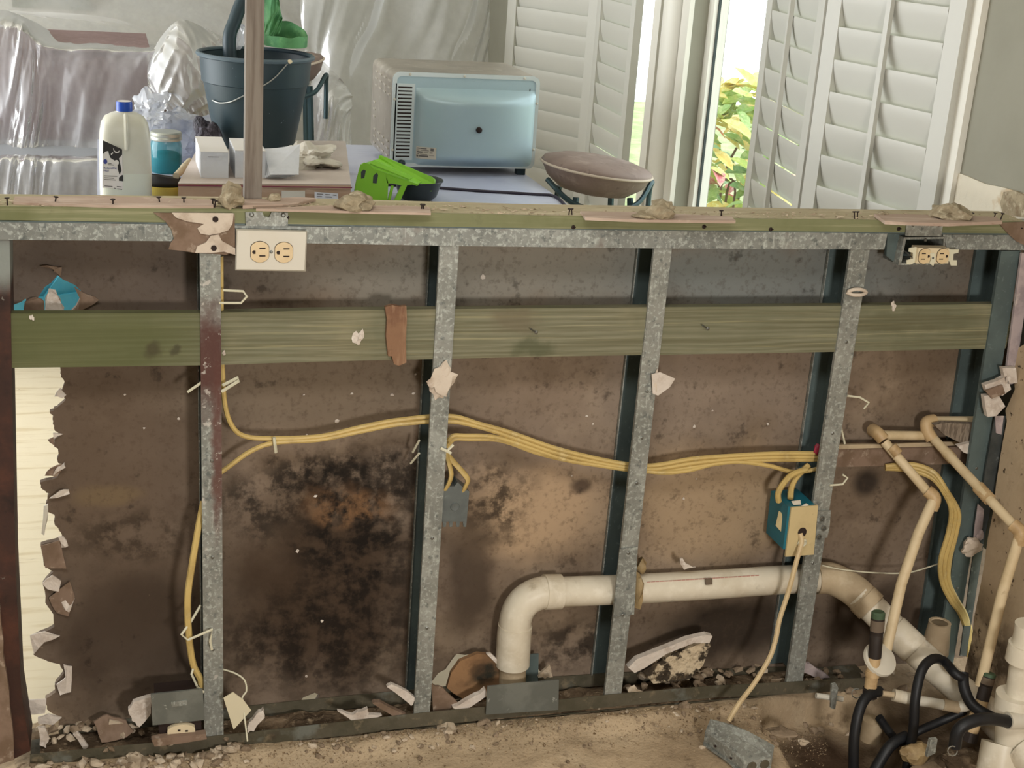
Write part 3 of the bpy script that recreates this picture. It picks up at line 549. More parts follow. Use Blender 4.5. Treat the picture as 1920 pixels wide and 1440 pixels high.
for i, (dx, lab) in enumerate(((0, 'inner'), (9, 'middle'), (18, 'outer'))):
    cable('%s yellow cable of the bundle bending down in the right corner' % lab, [(1660, 878-dx*.2, .045), (1710, 882-dx*.6, .03), (1750, 898-dx*.7, .005), (1774, 930-dx*.6, -.012), (1784+dx*.7, 960, -.014), (1778+dx*.8, 1000, -.014), (1764+dx*.9, 1050, -.014), (1766+dx*.7, 1090, -.014), (1782+dx*.7, 1125, -.012), (1800+dx*.5, 1150, -.01), (1812+dx*.4, 1185, -.005), (1816+dx*.3, 1230, .0)], .0055)
cable('cream cable hanging from the cover plate down to the floor box', [(1500, 1000, -.015), (1503, 1016, -.022), (1494, 1050, -.035), (1478, 1110, -.045), (1462, 1160, -.055), (1454, 1200, -.065), (1442, 1235, -.075), (1415, 1280, -.09), (1385, 1320, -.11), (1366, 1352, -.12)], .0052, 'cable_cream', group=None)
cable('thin cream wire drooping behind the tan pipe in the right corner', [(1541, 1060, .02), (1580, 1068, .02), (1640, 1074, .02), (1700, 1074, .02), (1745, 1062, .02), (1780, 1050, .03)], .0016, 'tie_plastic', 'thin_wire', None)
cable('thin bent wire looping from the stud to the white card on the floor', [(414, 1254, .01), (440, 1262, -.005), (458, 1275, -.015), (462, 1295, -.02), (454, 1310, -.026), (458, 1340, -.03), (464, 1390, -.05)], .0016, 'tie_plastic', 'thin_wire', None)
# plastic ties
def tie(label, pts, r=.0022):
    b = MB(); b.tube([P(*p) for p in pts], r, 6); build(b, 'cable_tie', 'tie_plastic', label=label, cat='cable tie', group='cream plastic ties on the studs and cables')
tie('cream plastic tie poking right of the first stud above the rail', [(411, 568, .0), (452, 568, -.01), (463, 556, -.012), (456, 546, -.006), (418, 544, .0)])
tie('cream plastic tie looped right of the first stud below the rail', [(416, 734, .0), (448, 714, -.01), (446, 708, -.006), (418, 722, .004)], .003)
tie('cream plastic tie end left of the first stud below the rail', [(352, 735, .01), (378, 717, .004)], .0025)
tie('cream plastic tie wrapped on the two left cables', [(514, 820, .022), (515, 832, .022), (517, 848, .028)], .0032)
tie('cream plastic ties crossed beside the second stud', [(826, 840, -.003), (846, 850, -.008), (838, 846, -.006), (850, 834, -.004)], .0028)
tie('upper cream tie tail left of the second stud', [(774, 848, .05), (786, 826, .03)], .0022)
tie('lower cream tie tail left of the second stud', [(770, 869, .05), (786, 850, .03)], .0022)
tie('bent cream tie right of the fourth stud above the pipes', [(1588, 742, .01), (1612, 745, .005), (1629, 755, .0), (1620, 766, .004)])
tie('straight cream tie crossing the cable right of the fourth stud', [(1577, 802, .01), (1584, 832, .012)], .0022)
tie('bent cream tie right of the fourth stud beside the dark spot', [(1556, 910, -.003), (1580, 908, -.006), (1589, 896, -.006), (1580, 890, -.004)])
tie('long bent cream tie around the thick cable near the floor', [(376, 1135, .02), (358, 1165, -.002), (340, 1190, -.014), (352, 1200, -.016), (398, 1180, -.01), (394, 1202, -.008), (397, 1218, -.006)], .0025)
tie('thin cream tie around the thick cable just above the floor box', [(362, 1254, .0), (359, 1264, -.006), (370, 1288, -.004), (382, 1298, .0)], .0022)
tie('cream tie holding the corner cable bundle', [(1800, 950, .03), (1812, 956, .02), (1828, 963, .01)], .0028)
# red cap of wire by stud four
b = MB(); b.rock(P(1533, 842, .03), (.008, .006, .012), 3, 2, .3); mat('red_plastic', '#8f1f36', rough=.5); build(b, 'wire_nut', 'red_plastic', smooth=True, label='small red wire nut behind the fourth stud', cat='wire nut')

# ------------------------------------------------------------------ boxes in the wall
t = thing('junction_box', 'flat grey junction box hanging right of the second stud', 'junction box', P(853, 985, .03))
b = MB(); b.px([(832, 912), (852, 912), (858, 904), (866, 912), (880, 922), (875, 978), (828, 978), (829, 930)], .012, .05); build(b, 'box_body', 'box_grey', t)
b = MB()
for x in (830, 842, 855, 868): b.px([(x, 978), (x+7, 978), (x+6, 988), (x+1, 988)], .013, .016)
build(b, 'bottom_teeth', 'box_grey', t)
b = MB(); b.lathe([(.009, 0), (.008, .0015), (.003, .0008)], P(853, 950, .012), (0, -1, 0), 16); build(b, 'knockout', 'box_grey', t, True)

t = thing('switch_box', 'blue plastic box with a cream cover plate beside the fourth stud', 'switch box', P(1490, 1045, .0))
fp = [(1484, 952), (1534, 948), (1526, 1040), (1473, 1044)]
b = MB(); b.px([(1478, 950), (1528, 946), (1521, 1034), (1468, 1030)], -.010, .07); build(b, 'box_body', 'box_blue', t)
b = MB(); b.px(fp, -.015, -.010); cp = build(b, 'cover_plate', 'cover_cream', t)
b = MB(); c = P(1504, 998, -.0153); b.prism([c+V(x, 0, y) for x, y in disc(.0095, .0105)], (0, -.0008, 0)); build(b, 'cable_hole', 'dark_slot', cp)
b = MB(); b.lathe([(.009, 0), (.0105, .003), (.0085, .006), (.006, .004)], P(1503, 1016, -.0155), (.05, -1, -.3), 16); build(b, 'bushing', 'tie_plastic', t, True)
b = MB(); a = P(1478, 985, -.0); x0 = a.x-.0008
pp = [P(1467, 958, .02), P(1477, 968, .006), P(1474, 1000, .004), P(1461, 985, .018)]
b.prism([V(p.x-.006, p.y, p.z) for p in pp], (-.002, 0, 0)); build(b, 'side_window', 'cover_cream', t)
for pl in ([(1484, 940), (1501, 938), (1502, 946), (1488, 947)], [(1500, 951), (1512, 944), (1517, 947), (1505, 953)]):
    b = MB(); b.px(pl, -.012, -.010); build(b, 'tape_scrap', 'plate_white', t)

# ------------------------------------------------------------------ white drain line
PR = .030
t = thing('drain_pipe', 'white plastic drain line crossing the lower studs with an elbow', 'pipe', P(965, 1290, .046))
D = lambda x, y, Y=.046: P(x, y, Y)
b = MB(); b.tube([D(963, 1195), D(961, 1240), D(960, 1310)], .0275, 20); build(b, 'stub', 'pvc_dusty', t, True)
b = MB(); b.tube([D(966, 1172), D(964, 1190), D(961, 1246)], .0345, 24); build(b, 'coupling', 'pvc_white', t, True)
el = spline([D(967, 1186), D(966, 1165), D(973, 1142), D(988, 1124), D(1010, 1113), D(1030, 1110), D(1040, 1110)], 5)
b = MB(); b.tube(el, .0325, 24); build(b, 'elbow', 'pvc_white', t, True)
b = MB(); b.tube([D(1020, 1110), D(1051, 1109)], .0352, 24); build(b, 'elbow_collar', 'pvc_white', t, True)
b = MB(); b.tube([D(1035, 1110), D(1150, 1106), D(1250, 1101), D(1350, 1095), D(1450, 1088), D(1545, 1083)], PR, 24); build(b, 'pipe_run', 'pvc_white', t, True)
for (x0, x1, y) in ((1210, 1420, 1078),):
    b = MB()
    for k in range(26):
        xx = x0+(x1-x0)*k/26; p = D(xx, 1101-(xx-1250)*.0633-17, .046); cz_ = D(xx, 1101-(xx-1250)*.0633, .046).z; p = V(p.x, .046-PR*.62, cz_+PR*.80)
        b.box(p, (.0085, .0008, .0022))
    build(b, 'printed_line', 'red_print', t)
b = MB(); b.px([(1323, 1086), (1336, 1085), (1336, 1096), (1323, 1097)], .046-PR-.0006, .046-PR+.002); build(b, 'smudge', 'stain_mark', t)
b = MB(); b.rock(D(1196, 1108, .022), (.013, .014, .036), 6, 2, .4); build(b, 'sealing_foam', 'foam_amber', t, True)
b = MB(); b.rock(D(1203, 1062, .04), (.010, .012, .016), 9, 2, .4); build(b, 'sealing_foam', 'foam_amber', t, True)
# diagonal run towards the tee
E0 = P(1530, 1084, .046); E1 = P(1580, 1094, .03); E2 = P(1625, 1130, -.02); E3 = P(1700, 1205, -.09); E4 = P(1785, 1280, -.17); E5 = P(1850, 1335, -.24); E6 = P(1905, 1395, -.31)
b = MB(); b.tube(spline([E0, P(1555, 1084, .042), E1, P(1605, 1110, .004), E2], 5), .034, 24); build(b, 'elbow', 'pvc_dusty', t, True)
b = MB(); b.tube([E2+(E2-E3).normalized()*.012, E2.lerp(E3, .12)], .0352, 24); build(b, 'elbow_collar', 'pvc_dusty', t, True)
b = MB(); b.tube([E2+(E2-E3).normalized()*.022, E2, E3, E4, E5, E6], .0312, 24); build(b, 'branch_run', 'pvc_white', t, True)
b = MB(); b.tube([E3.lerp(E2, .35), E3.lerp(E4, .18)], .0335, 24); build(b, 'coupling', 'pvc_white', t, True)
t = thing('drain_tee', 'white plastic drain tee standing in the lower right corner', 'pipe', P(1905, 1440, -.36))
TY = -.36
b = MB(); b.tube([P(1930, 1170, TY), P(1912, 1300, TY), P(1908, 1330, TY)], .026, 24); build(b, 'riser', 'pvc_white', t, True)
b = MB(); b.tube([P(1932, 1183, TY), P(1926, 1210, TY)], .029, 24); build(b, 'slip_nut', 'pvc_white', t, True)
b = MB(); b.tube([P(1924, 1208, TY), P(1917, 1240, TY)], .032, 24); build(b, 'slip_nut', 'pvc_white', t, True)
b = MB(); b.tube([P(1904, 1302, TY), P(1898, 1335, TY)], .036, 24); build(b, 'slip_nut', 'pvc_white', t, True)
b = MB(); b.tube([P(1904, 1332, TY), P(1892, 1460, TY-.02)], .034, 24); build(b, 'tee_body', 'pvc_white', t, True)
b = MB(); b.tube([P(1880, 1395, TY), P(1870, 1450, TY-.02)], .040, 24); build(b, 'tee_hub', 'pvc_white', t, True)
c = P(1915, 1405, TY-.03); b = MB(); b.lathe([(.034, 0), (.034, .05), (.028, .05), (.028, .01)], c, (.35, -1, -.35), 24, True, True); build(b, 'tee_inlet', 'pvc_white', t, True)
b = MB(); b.lathe([(.0275, .0), (.0275, .012)], c, (.35, -1, -.35), 24); build(b, 'inlet_bore', 'dark_slot', t)
b = MB(); b.tube([P(1890, 1352, TY-.035), P(1935, 1352, TY-.035)], .016, 16); build(b, 'hose_barb', 'plate_white', t, True)

# ------------------------------------------------------------------ tan water pipes
WR = .0098
t = thing('water_pipe', 'tan water pipe bending down to the front shutoff valve', 'pipe', P(1640, 1290, -.12))
b = MB(); b.tube(pxs([(1636, 806, .06), (1645, 812, .04), (1656, 824, .03)]), .0135, 16); build(b, 'elbow', 'brass_tan', t, True)
b = MB(); b.tube([P(1656, 816, .04), P(1736, 817, .045)], WR, 14); build(b, 'cross_pipe', 'cpvc_tan', t, True)
b = MB(); b.tube([P(1658, 828, .03), P(1750, 935, -.05)], WR, 16); build(b, 'upper_run', 'cpvc_tan', t, True)
b = MB(); b.tube(pxs([(1738, 920, -.04), (1752, 934, -.052), (1746, 955, -.055)]), .0135, 16); build(b, 'elbow', 'brass_tan', t, True)
b = MB(); b.tube([P(1749, 940, -.055), P(1722, 1000, -.08), P(1690, 1095, -.115), P(1664, 1210, -.15), P(1660, 1230, -.155)], WR+.001, 16); build(b, 'lower_run', 'cpvc_tan', t, True)
b = MB(); b.tube([P(1672, 838, .018), P(1684, 852, .006)], .0115, 16); build(b, 'coupling', 'brass_tan', t, True)
t = thing('water_pipe', 'tan water pipe against the side wall, the right of the two', 'pipe', P(1840, 1270, -.12))
b = MB(); b.tube([P(1745, 790, .05), P(1842, 790, .05)], WR+.001, 14); build(b, 'cross_pipe', 'cpvc_tan', t, True)
b = MB(); b.tube(pxs([(1752, 788, .05), (1738, 792, .048), (1738, 806, .042), (1748, 824, .03)]), .0132, 16); build(b, 'elbow', 'brass_tan', t, True)
b = MB(); b.tube([P(1750, 822, .03), P(1905, 990, -.22)], WR, 16); build(b, 'upper_run', 'cpvc_tan', t, True)
b = MB(); b.tube([P(1834, 913, -.106), P(1856, 937, -.142)], .013, 16); build(b, 'coupling', 'brass_tan', t, True)
b = MB(); b.tube([P(1774, 848, -.006), P(1786, 861, -.024)], .0115, 16); build(b, 'coupling', 'brass_tan', t, True)
b = MB(); b.tube(pxs([(1898, 983, -.21), (1913, 998, -.225), (1911, 1020, -.228)]), .0135, 16); build(b, 'elbow', 'brass_tan', t, True)
b = MB(); b.tube([P(1911, 1008, -.227), P(1880, 1110, -.235), P(1850, 1235, -.25), P(1838, 1285, -.255)], WR+.001, 16); build(b, 'lower_run', 'cpvc_tan', t, True)
# insulation scrap at the corner
t = thing('insulation_scrap', 'grey fibrous insulation scrap with torn white edge in the corner', 'scrap', P(1800, 850, .02))
b = MB(); b.px([(1752, 797), (1770, 793), (1830, 795), (1852, 818), (1838, 836), (1800, 830), (1770, 815)], .018, .03); mat('fibre_grey', '#8b7d6d', [('n', '#5d5145', 1, .45, .6, .8, (200, 200, 30))], rough=.95, bump=(90, .6, .004)); build(b, 'fibre_face', 'fibre_grey', t)
b = MB(); b.px([(1795, 836), (1830, 828), (1853, 822), (1853, 842), (1836, 843), (1822, 854), (1806, 848)], .008, .018); build(b, 'torn_edge', 'torn_gypsum', t)

# corner bead, paint flakes
t = thing('corner_bead', 'bent steel corner bead with flaking pinkish paint', 'corner bead', P(1818, 1230, -.02))
b = MB(); b.px([(1916, 475), (1925, 475), (1925, 560), (1906, 690), (1900, 720), (1884, 722), (1893, 650)], -.012, -.006); build(b, 'painted_flange', 'corner_paint', t)
b = MB(); b.px([(1866, 780), (1886, 780), (1876, 850), (1862, 930), (1846, 1010), (1832, 1100), (1812, 1230), (1800, 1230), (1818, 1090), (1834, 980), (1848, 880)], -.012, -.009); build(b, 'steel_flange', 'bead_dark', t)
b = MB(); b.px([(1866, 780), (1882, 780), (1878, 815), (1868, 812)], -.0145, -.0125); build(b, 'painted_flake', 'corner_paint', t)
b = MB(); b.px([(1834, 945), (1845, 955), (1842, 990), (1824, 1030), (1828, 985)], -.0145, -.0125); build(b, 'painted_flake', 'corner_paint', t)
b = MB(); b.rock(P(1820, 1025, -.02), (.021, .012, .019), 31, 3, .5); build(b, 'plaster_clump', 'joint_compound', t, True)
b = MB(); b.rock(P(1836, 1003, -.015), (.009, .008, .013), 33, 2, .5); build(b, 'plaster_clump', 'corner_paint', t, True)

# ------------------------------------------------------------------ shutoff valves, hoses, cup
def valve(label, top, mid, bot, Y, disc_=True):
    t = thing('shutoff_valve', label, 'valve', P(bot[0], bot[1], Y-.02))
    a, m_, c = P(top[0], top[1], Y), P(mid[0], mid[1], Y-.01), P(bot[0], bot[1], Y-.02); ax = (a-m_).normalized()
    L = (a-m_).length
    b = MB(); b.lathe([(.0130, 0), (.0130, L*.5), (.0125, L*.52), (.0135, L*.55), (.0135, L*.93)], m_, ax, 20); build(b, 'handle', 'valve_black', t, True)
    b = MB(); b.lathe([(.0137, L*.88), (.0137, L*.99), (.011, L*1.02), (.004, L*1.01)], m_, ax, 20); build(b, 'handle_cap', 'valve_green', t, True)
    b = MB(); b.lathe([(.0138, L*.6), (.0138, L*.84)], m_, ax, 20); build(b, 'handle_band', 'stain_mark', t, True)
    if disc_:
        b = MB(); b.lathe([(.036, -.003), (.0345, .003), (.02, .007), (.012, .007)], P(1650, 1236, Y-.005), (.12, -.62, .75), 28); build(b, 'escutcheon', 'plate_white', t, True)
    b = MB(); b.tube([m_+ax*.002, m_.lerp(c, .4), c], .0125, 16); build(b, 'valve_body', 'brass_tan', t, True)
    b = MB(); b.tube([m_.lerp(c, .45), m_.lerp(c, .62)], .0145, 16); build(b, 'packing_nut', 'brass_tan', t, True)
    b = MB(); b.tube([c, c-ax*.02], .015, 8); build(b, 'hose_nut', 'valve_black', t)
    return t
valve('shutoff valve with dark handle and white round escutcheon', (1647, 1148), (1640, 1232), (1632, 1290), -.17)
valve('shutoff valve with green capped dark handle beside the drain tee', (1855, 1262), (1842, 1312), (1822, 1372), -.26, False)
def hose(label, pts, r=.011):
    b = MB(); b.tube(pxs(pts), r, 14); build(b, 'rubber_hose', 'hose_black', smooth=True, label=label, cat='hose', group='black rubber hoses in the corner')
hose('black rubber hose arching over the white drain line', [(1700, 1440, -.26), (1712, 1370, -.25), (1716, 1310, -.24), (1728, 1258, -.22), (1748, 1236, -.20), (1770, 1240, -.185), (1790, 1262, -.225), (1806, 1272, -.235)], .0098)
hose('black rubber hose hanging below the white escutcheon valve', [(1650, 1296, -.19), (1628, 1304, -.205), (1612, 1330, -.22), (1602, 1380, -.235), (1600, 1445, -.245)], .0105)
hose('black rubber hose pushed onto the drain tee barb', [(1895, 1354, -.395), (1860, 1348, -.40), (1825, 1352, -.40), (1798, 1368, -.40), (1790, 1400, -.40)], .012)
hose('black rubber hose crossing beside the green capped valve', [(1806, 1262, -.225), (1808, 1290, -.245), (1822, 1320, -.27), (1850, 1340, -.30), (1880, 1352, -.34)], .011)
hose('black rubber hose curling along the floor into the bottom edge', [(1648, 1345, -.19), (1672, 1378, -.20), (1690, 1392, -.21), (1720, 1372, -.22), (1770, 1350, -.22), (1810, 1332, -.23)], .0085)
hose('lower black rubber hose leaving the frame below the valves', [(1700, 1380, -.23), (1668, 1400, -.24), (1640, 1445, -.25)], .0115)
t = thing('drain_adapter', 'dirty white tapered hose adapter lying across the hoses', 'fitting', P(1735, 1330, -0.210))
b = MB(); b.tube([P(1654, 1300, -0.200), P(1676, 1303, -0.205)], .006, 12); build(b, 'barb', 'pvc_dusty', t, True)
b = MB(); b.tube([P(1675, 1303, -0.205), P(1710, 1311, -0.215)], .0125, 16); build(b, 'body', 'pvc_white', t, True)
b = MB(); b.tube([P(1708, 1311, -0.215), P(1770, 1322, -0.230)], .0105, 16); build(b, 'stem', 'plate_white', t, True)
b = MB(); b.tube([P(1768, 1321, -0.230), P(1798, 1327, -0.240)], .0118, 16); build(b, 'collar', 'pvc_dusty', t, True)
b = MB(); b.tube([P(1796, 1327, -0.240), P(1818, 1320, -0.245)], [.0105, .014], 16); build(b, 'socket', 'plate_white', t, True)
t = thing('beige_cup', 'upturned dusty beige cup in the corner behind the drain line', 'cup', P(1752, 1226, -.03))
b = MB(); a, c = P(1752, 1222, -.03), P(1762, 1168, -.03); b.tube([a, c], [.030, .023], 28); build(b, 'cup_wall', 'pvc_dusty', t, True)
b = MB(); b.lathe([(.0235, 0), (.0235, .002), (.018, .002), (.017, .0)], c, c-a, 28); build(b, 'base_rim', 'pvc_dusty', t, True)
t = thing('hose_clamp', 'thin bright wire clamp on the hose below the escutcheon', 'clamp', P(1605, 1300, -.17))
b = MB(); b.tube([P(1606+9*math.cos(a), 1300+9*math.sin(a), -.175) for a in [k*.5236 for k in range(11)]], .0012, 6); build(b, 'ring', 'wire_bright', t)
t = thing('hose_clamp', 'thin bright wire clamp on the tee barb hose', 'clamp', P(1785, 1408, -.41))
b = MB(); b.tube([P(1786+9*math.cos(a), 1408+9*math.sin(a), -.412) for a in [k*.5236 for k in range(11)]], .0012, 6); build(b, 'ring', 'wire_bright', t)
b = MB(); b.px([(1560, 1284), (1568, 1282), (1572, 1290), (1566, 1330), (1558, 1328)], -.10, -.094); build(b, 'metal_shim', 'galvanised', label='narrow grey shim standing on the floor left of the valve', cat='shim')
b = MB(); b.tube([P(1530, 1304, -.08), P(1580, 1311, -.09)], .006, 10); build(b, 'pipe_offcut', 'plate_white', label='short white pipe offcut lying left of the valve', cat='pipe')
b = MB(); b.px([(1745, 1388), (1758, 1386), (1754, 1412), (1738, 1420)], -.36, -.352); build(b, 'metal_shim', 'galvanised', label='grey shim standing at the bottom edge near the tee', cat='shim')
b = MB(); b.rock(PZ(1715, 1428, -.0)+V(0, 0, .02), (.03, .02, .022), 52, 3, .4); build(b, 'sponge_lump', 'foam_amber', smooth=True, label='dirty yellow lump at the bottom edge beside the hoses', cat='lump')
b = MB(); b.rock(PZ(1800, 1436, .0)+V(0, 0, .012), (.045, .035, .02), 57, 3, .4); build(b, 'moss_lump', 'debris_dirt', smooth=True, label='dirty grey clump at the bottom edge below the tee hose', cat='lump')
b = MB(); c = P(1638, 1350, -.16); b.lathe([(.022, .0), (.022, .045), (.012, .05)], c-V(0, 0, .045), (0, 0, 1), 20); build(b, 'dusty_cap', 'pvc_dusty', smooth=True, label='dim dusty cap standing under the first valve', cat='cap')

# ------------------------------------------------------------------ floor boxes, plates, larger debris
t = thing('steel_box', 'battered steel electrical box lying on the floor in front', 'junction box', PZ(1390, 1425, .0))
# irregular box: near side with knockouts, worn top
a = [PZ(1322, 1372, .035), PZ(1362, 1400, .035), PZ(1395, 1428, .03), PZ(1448, 1420, .03), PZ(1452, 1398, .035), PZ(1405, 1372, .045), PZ(1372, 1358, .045), PZ(1332, 1348, .045)]
b = MB(); b.prism([V(p.x, p.y, p.z) for p in a], (0, 0, -.032)); build(b, 'box_body', 'galvanised', t)
b = MB(); b.prism([p+V(-.002, -.004, -.024) for p in a[0:4]]+[p+V(0, .002, -.024) for p in a[3::-1]], (0, 0, -.004)); build(b, 'box_lip', 'galvanised_track', t)
for f, k in ((.3, 2), (.75, 2)):
    c = a[k].lerp(a[k+1], f)+V(0, -.0005, -.013); n = (a[k+1]-a[k]).cross(V(0, 0, 1)).normalized()
    b = MB(); b.lathe([(.010, 0), (.010, .001), (.0085, .0015)], c, n, 16); build(b, 'knockout', 'galvanised_low', t)
for f in (.3, .7):
    c = a[0].lerp(a[2], f)+V(-.001, -.001, -.012); b = MB(); b.lathe([(.0025, 0), (.0025, .001)], c, V(-.6, -.8, 0), 8); build(b, 'hole', 'dark_slot', t)
t = thing('floor_outlet', 'grey steel box with a round receptacle face at the first stud base', 'outlet', P(338, 1390, -.02))
b = MB(); b.px([(283, 1302), (380, 1292), (384, 1350), (286, 1360)], -.03, -.026); build(b, 'cover_plate', 'steel_plate', t)
b = MB(); b.px([(290, 1310), (376, 1302), (378, 1375), (300, 1382)], -.024, .03); build(b, 'box_body', 'dark_slot', t)
b = MB(); b.px([(321, 1317), (350, 1313), (351, 1322), (322, 1326)], -.0315, -.030); build(b, 'embossed_mark', 'galvanised', t)
c = P(340, 1374, -.034); b = MB(); b.prism([c+V(max(-.025, min(.025, x)), 0, y) for x, y in disc(.028, .017, 24)], (0, .010, 0)); rf = build(b, 'receptacle_face', 'ivory', t)
b = MB()
for x, y in ((336, 1370), (350, 1371), (341, 1379)): b.px([(x-2.5, y-1.2), (x+2.5, y-1.6), (x+2.5, y+1), (x-2.5, y+1.2)], -.0352, -.0338)
build(b, 'slots', 'dark_slot', rf)
b = MB(); b.px([(284, 1388), (300, 1384), (386, 1376), (388, 1386), (340, 1394), (290, 1400)], -.044, -.030); build(b, 'lower_lip', 'torn_paper_brown', t)
def slab(name, label, cat, pts, y0, y1, m, tilt=0, group=None):
    rs = random.Random(int(pts[0][0]*3+pts[0][1])); q2 = []; n_ = len(pts)
    if m not in ('steel_plate', 'galvanised_shade_teal', 'card_cream'):
        for i in range(n_):
            x, y = pts[i]; x2, y2 = pts[(i+1) % n_]
            for f_ in (0, .34, .67): q2.append((x+(x2-x)*f_+rs.uniform(-1.8, 1.8), y+(y2-y)*f_+rs.uniform(-1.8, 1.8)))
    else: q2 = pts
    b = MB(); q = [P(x, y, y0) for x, y in q2]; zm = min(p.z for p in q); q = [V(p.x, p.y+tilt*(p.z-zm), p.z) for p in q]
    b.prism(q, (0, y1-y0, 0)); return build(b, name, m, label=label, cat=cat, group=group)
slab('steel_plate', 'rectangular grey steel plate leaning in front of the pipe stub', 'plate', [(914, 1287), (1048, 1275), (1047, 1331), (911, 1340)], -.014, -.011, 'steel_plate')
slab('steel_plate', 'small steel strip standing behind the pipe stub', 'plate', [(984, 1228), (1010, 1226), (1009, 1280), (985, 1284)], .06, .063, 'galvanised_shade_teal')
slab('paper_card', 'clean cream card leaning at the base of the first stud', 'card', [(419, 1309), (437, 1298), (456, 1312), (471, 1332), (438, 1368)], -.03, -.028, 'card_cream')
t = thing('moldy_slab', 'leaning drywall slab with black mould and a white broken edge', 'drywall piece', P(1260, 1285, .03))
b = MB(); b.px([(1205, 1258), (1260, 1228), (1330, 1200), (1332, 1212), (1318, 1248), (1292, 1275), (1225, 1282)], .022, .036); build(b, 'face', 'mold_gypsum', t)
b = MB(); b.px([(1178, 1252), (1194, 1236), (1250, 1214), (1290, 1198), (1325, 1190), (1336, 1193), (1330, 1206), (1300, 1206), (1250, 1226), (1210, 1252), (1190, 1262)], .012, .026); build(b, 'broken_edge', 'torn_gypsum', t)
t = thing('moldy_slab', 'curled brown drywall piece with black mould left of the pipe stub', 'drywall piece', P(890, 1330, .04))
b = MB(); b.px([(846, 1262), (862, 1240), (895, 1226), (918, 1228), (938, 1242), (936, 1290), (905, 1310), (878, 1316), (850, 1300), (838, 1290)], .05, .06)
mat('mold_brown', '#94714f', [('b', '#1d211a', tuple(P(908, 1262, .05)), (.038, .3, .04), .97, .02, 40), ('n', '#6a4e36', 20, .45, .65, .5)], rough=.95, bump=(70, .5, .004)); build(b, 'face', 'mold_brown', t)
b = MB(); b.px([(912, 1226), (920, 1225), (940, 1244), (934, 1248)], .044, .05); build(b, 'broken_edge', 'torn_gypsum', t)
slab('drywall_strip', 'pale broken drywall strip pointing at the steel plate', 'drywall piece', [(850, 1328), (880, 1312), (912, 1294), (913, 1306), (880, 1326), (856, 1332)], .0, .012, 'torn_gypsum')
slab('drywall_flap', 'brown curled paper flap at the base of the second stud', 'drywall piece', [(808, 1282), (830, 1292), (858, 1316), (840, 1332), (812, 1336)], .012, .018, 'torn_paper_brown')
slab('wood_offcut', 'pale wooden offcut leaning left of the second stud base', 'wood piece', [(726, 1288), (734, 1282), (778, 1308), (776, 1322), (768, 1322)], .0, .01, 'torn_gypsum')
slab('wood_offcut', 'brown splinter lying left of the second stud base', 'wood piece', [(700, 1318), (712, 1315), (760, 1342), (745, 1348)], .0, .012, 'torn_paper_brown')
slab('drywall_strip', 'grey curled paper strip between the first two studs', 'drywall piece', [(632, 1334), (660, 1340), (690, 1330), (692, 1342), (715, 1342), (670, 1356)], .0, .01, 'torn_gypsum')
slab('drywall_strip', 'pale leaning scrap right of the white card', 'drywall piece', [(462, 1366), (480, 1340), (496, 1330), (496, 1345), (475, 1370), (466, 1374)], -.01, .0, 'torn_gypsum')
slab('drywall_strip', 'pale drywall piece leaning against the floor outlet', 'drywall piece', [(240, 1330), (250, 1316), (282, 1306), (284, 1336), (262, 1362), (248, 1352)], .01, .022, 'torn_gypsum')
slab('drywall_strip', 'grey crumpled paper lying inside the left end of the floor track', 'drywall piece', [(175, 1366), (200, 1358), (236, 1362), (250, 1376), (228, 1388), (190, 1392)], .03, .034, 'torn_paper_brown', .8)
slab('drywall_strip', 'narrow pale curl standing in the left end of the floor track', 'drywall piece', [(138, 1376), (146, 1374), (166, 1400), (158, 1406)], .02, .026, 'torn_gypsum')
slab('drywall_strip', 'upright pale flake beside the rusted end stud', 'drywall piece', [(72, 1366), (82, 1362), (92, 1384), (86, 1402), (74, 1396)], .02, .026, 'torn_gypsum')
slab('drywall_strip', 'thin pale sliver lying right of the floor track paper', 'drywall piece', [(205, 1352), (240, 1358), (262, 1364), (240, 1366), (205, 1360)], .05, .054, 'rubble_pale')
slab('drywall_strip', 'pale wedge of paper right of the pipe stub', 'drywall piece', [(1008, 1268), (1018, 1258), (1030, 1248), (1037, 1268), (1022, 1272)], .05, .056, 'rubble_pale')
slab('drywall_strip', 'torn paper curl on top of the drain pipe', 'drywall piece', [(1274, 1046), (1282, 1048), (1288, 1058), (1306, 1065), (1282, 1068), (1276, 1060)], .03, .034, 'torn_gypsum')
slab('drywall_strip', 'pink torn piece lying right of the fourth stud base', 'drywall piece', [(1508, 1242), (1525, 1248), (1556, 1270), (1540, 1274), (1506, 1262)], .02, .03, 'corner_paint')
slab('drywall_scrap', 'tan torn drywall edge left of the rusted end stud', 'drywall piece', [(-20, 1130), (2, 1150), (6, 1230), (20, 1330), (26, 1424), (-20, 1440)], -.012, .0, 'torn_paper_brown')
b = MB(); nx2, ny2 = 330, 16
for j in range(ny2+1):
    for i in range(nx2+1):
        x = -.31+i*(1.60/nx2); y = .002+j*(.083/ny2); q = Vector((x, y, 1.7)); e = 1-abs(2*j/ny2-1)**4
        b.v.append(Vector((x, y, .008+e*max(0, .010+.016*noise.noise(q*9)+.010*noise.noise(q*26)+.006*noise.noise(q*70)))))
for j in range(ny2):
    for i in range(nx2): a = j*(nx2+1)+i; b.f.append((a, a+1, a+nx2+2, a+nx2+1))
build(b, 'debris_bed', 'debris_dirt', label='dusty dirt filling the steel track along the floor', cat='dirt', kind='stuff', origin=(0, 0, 0))
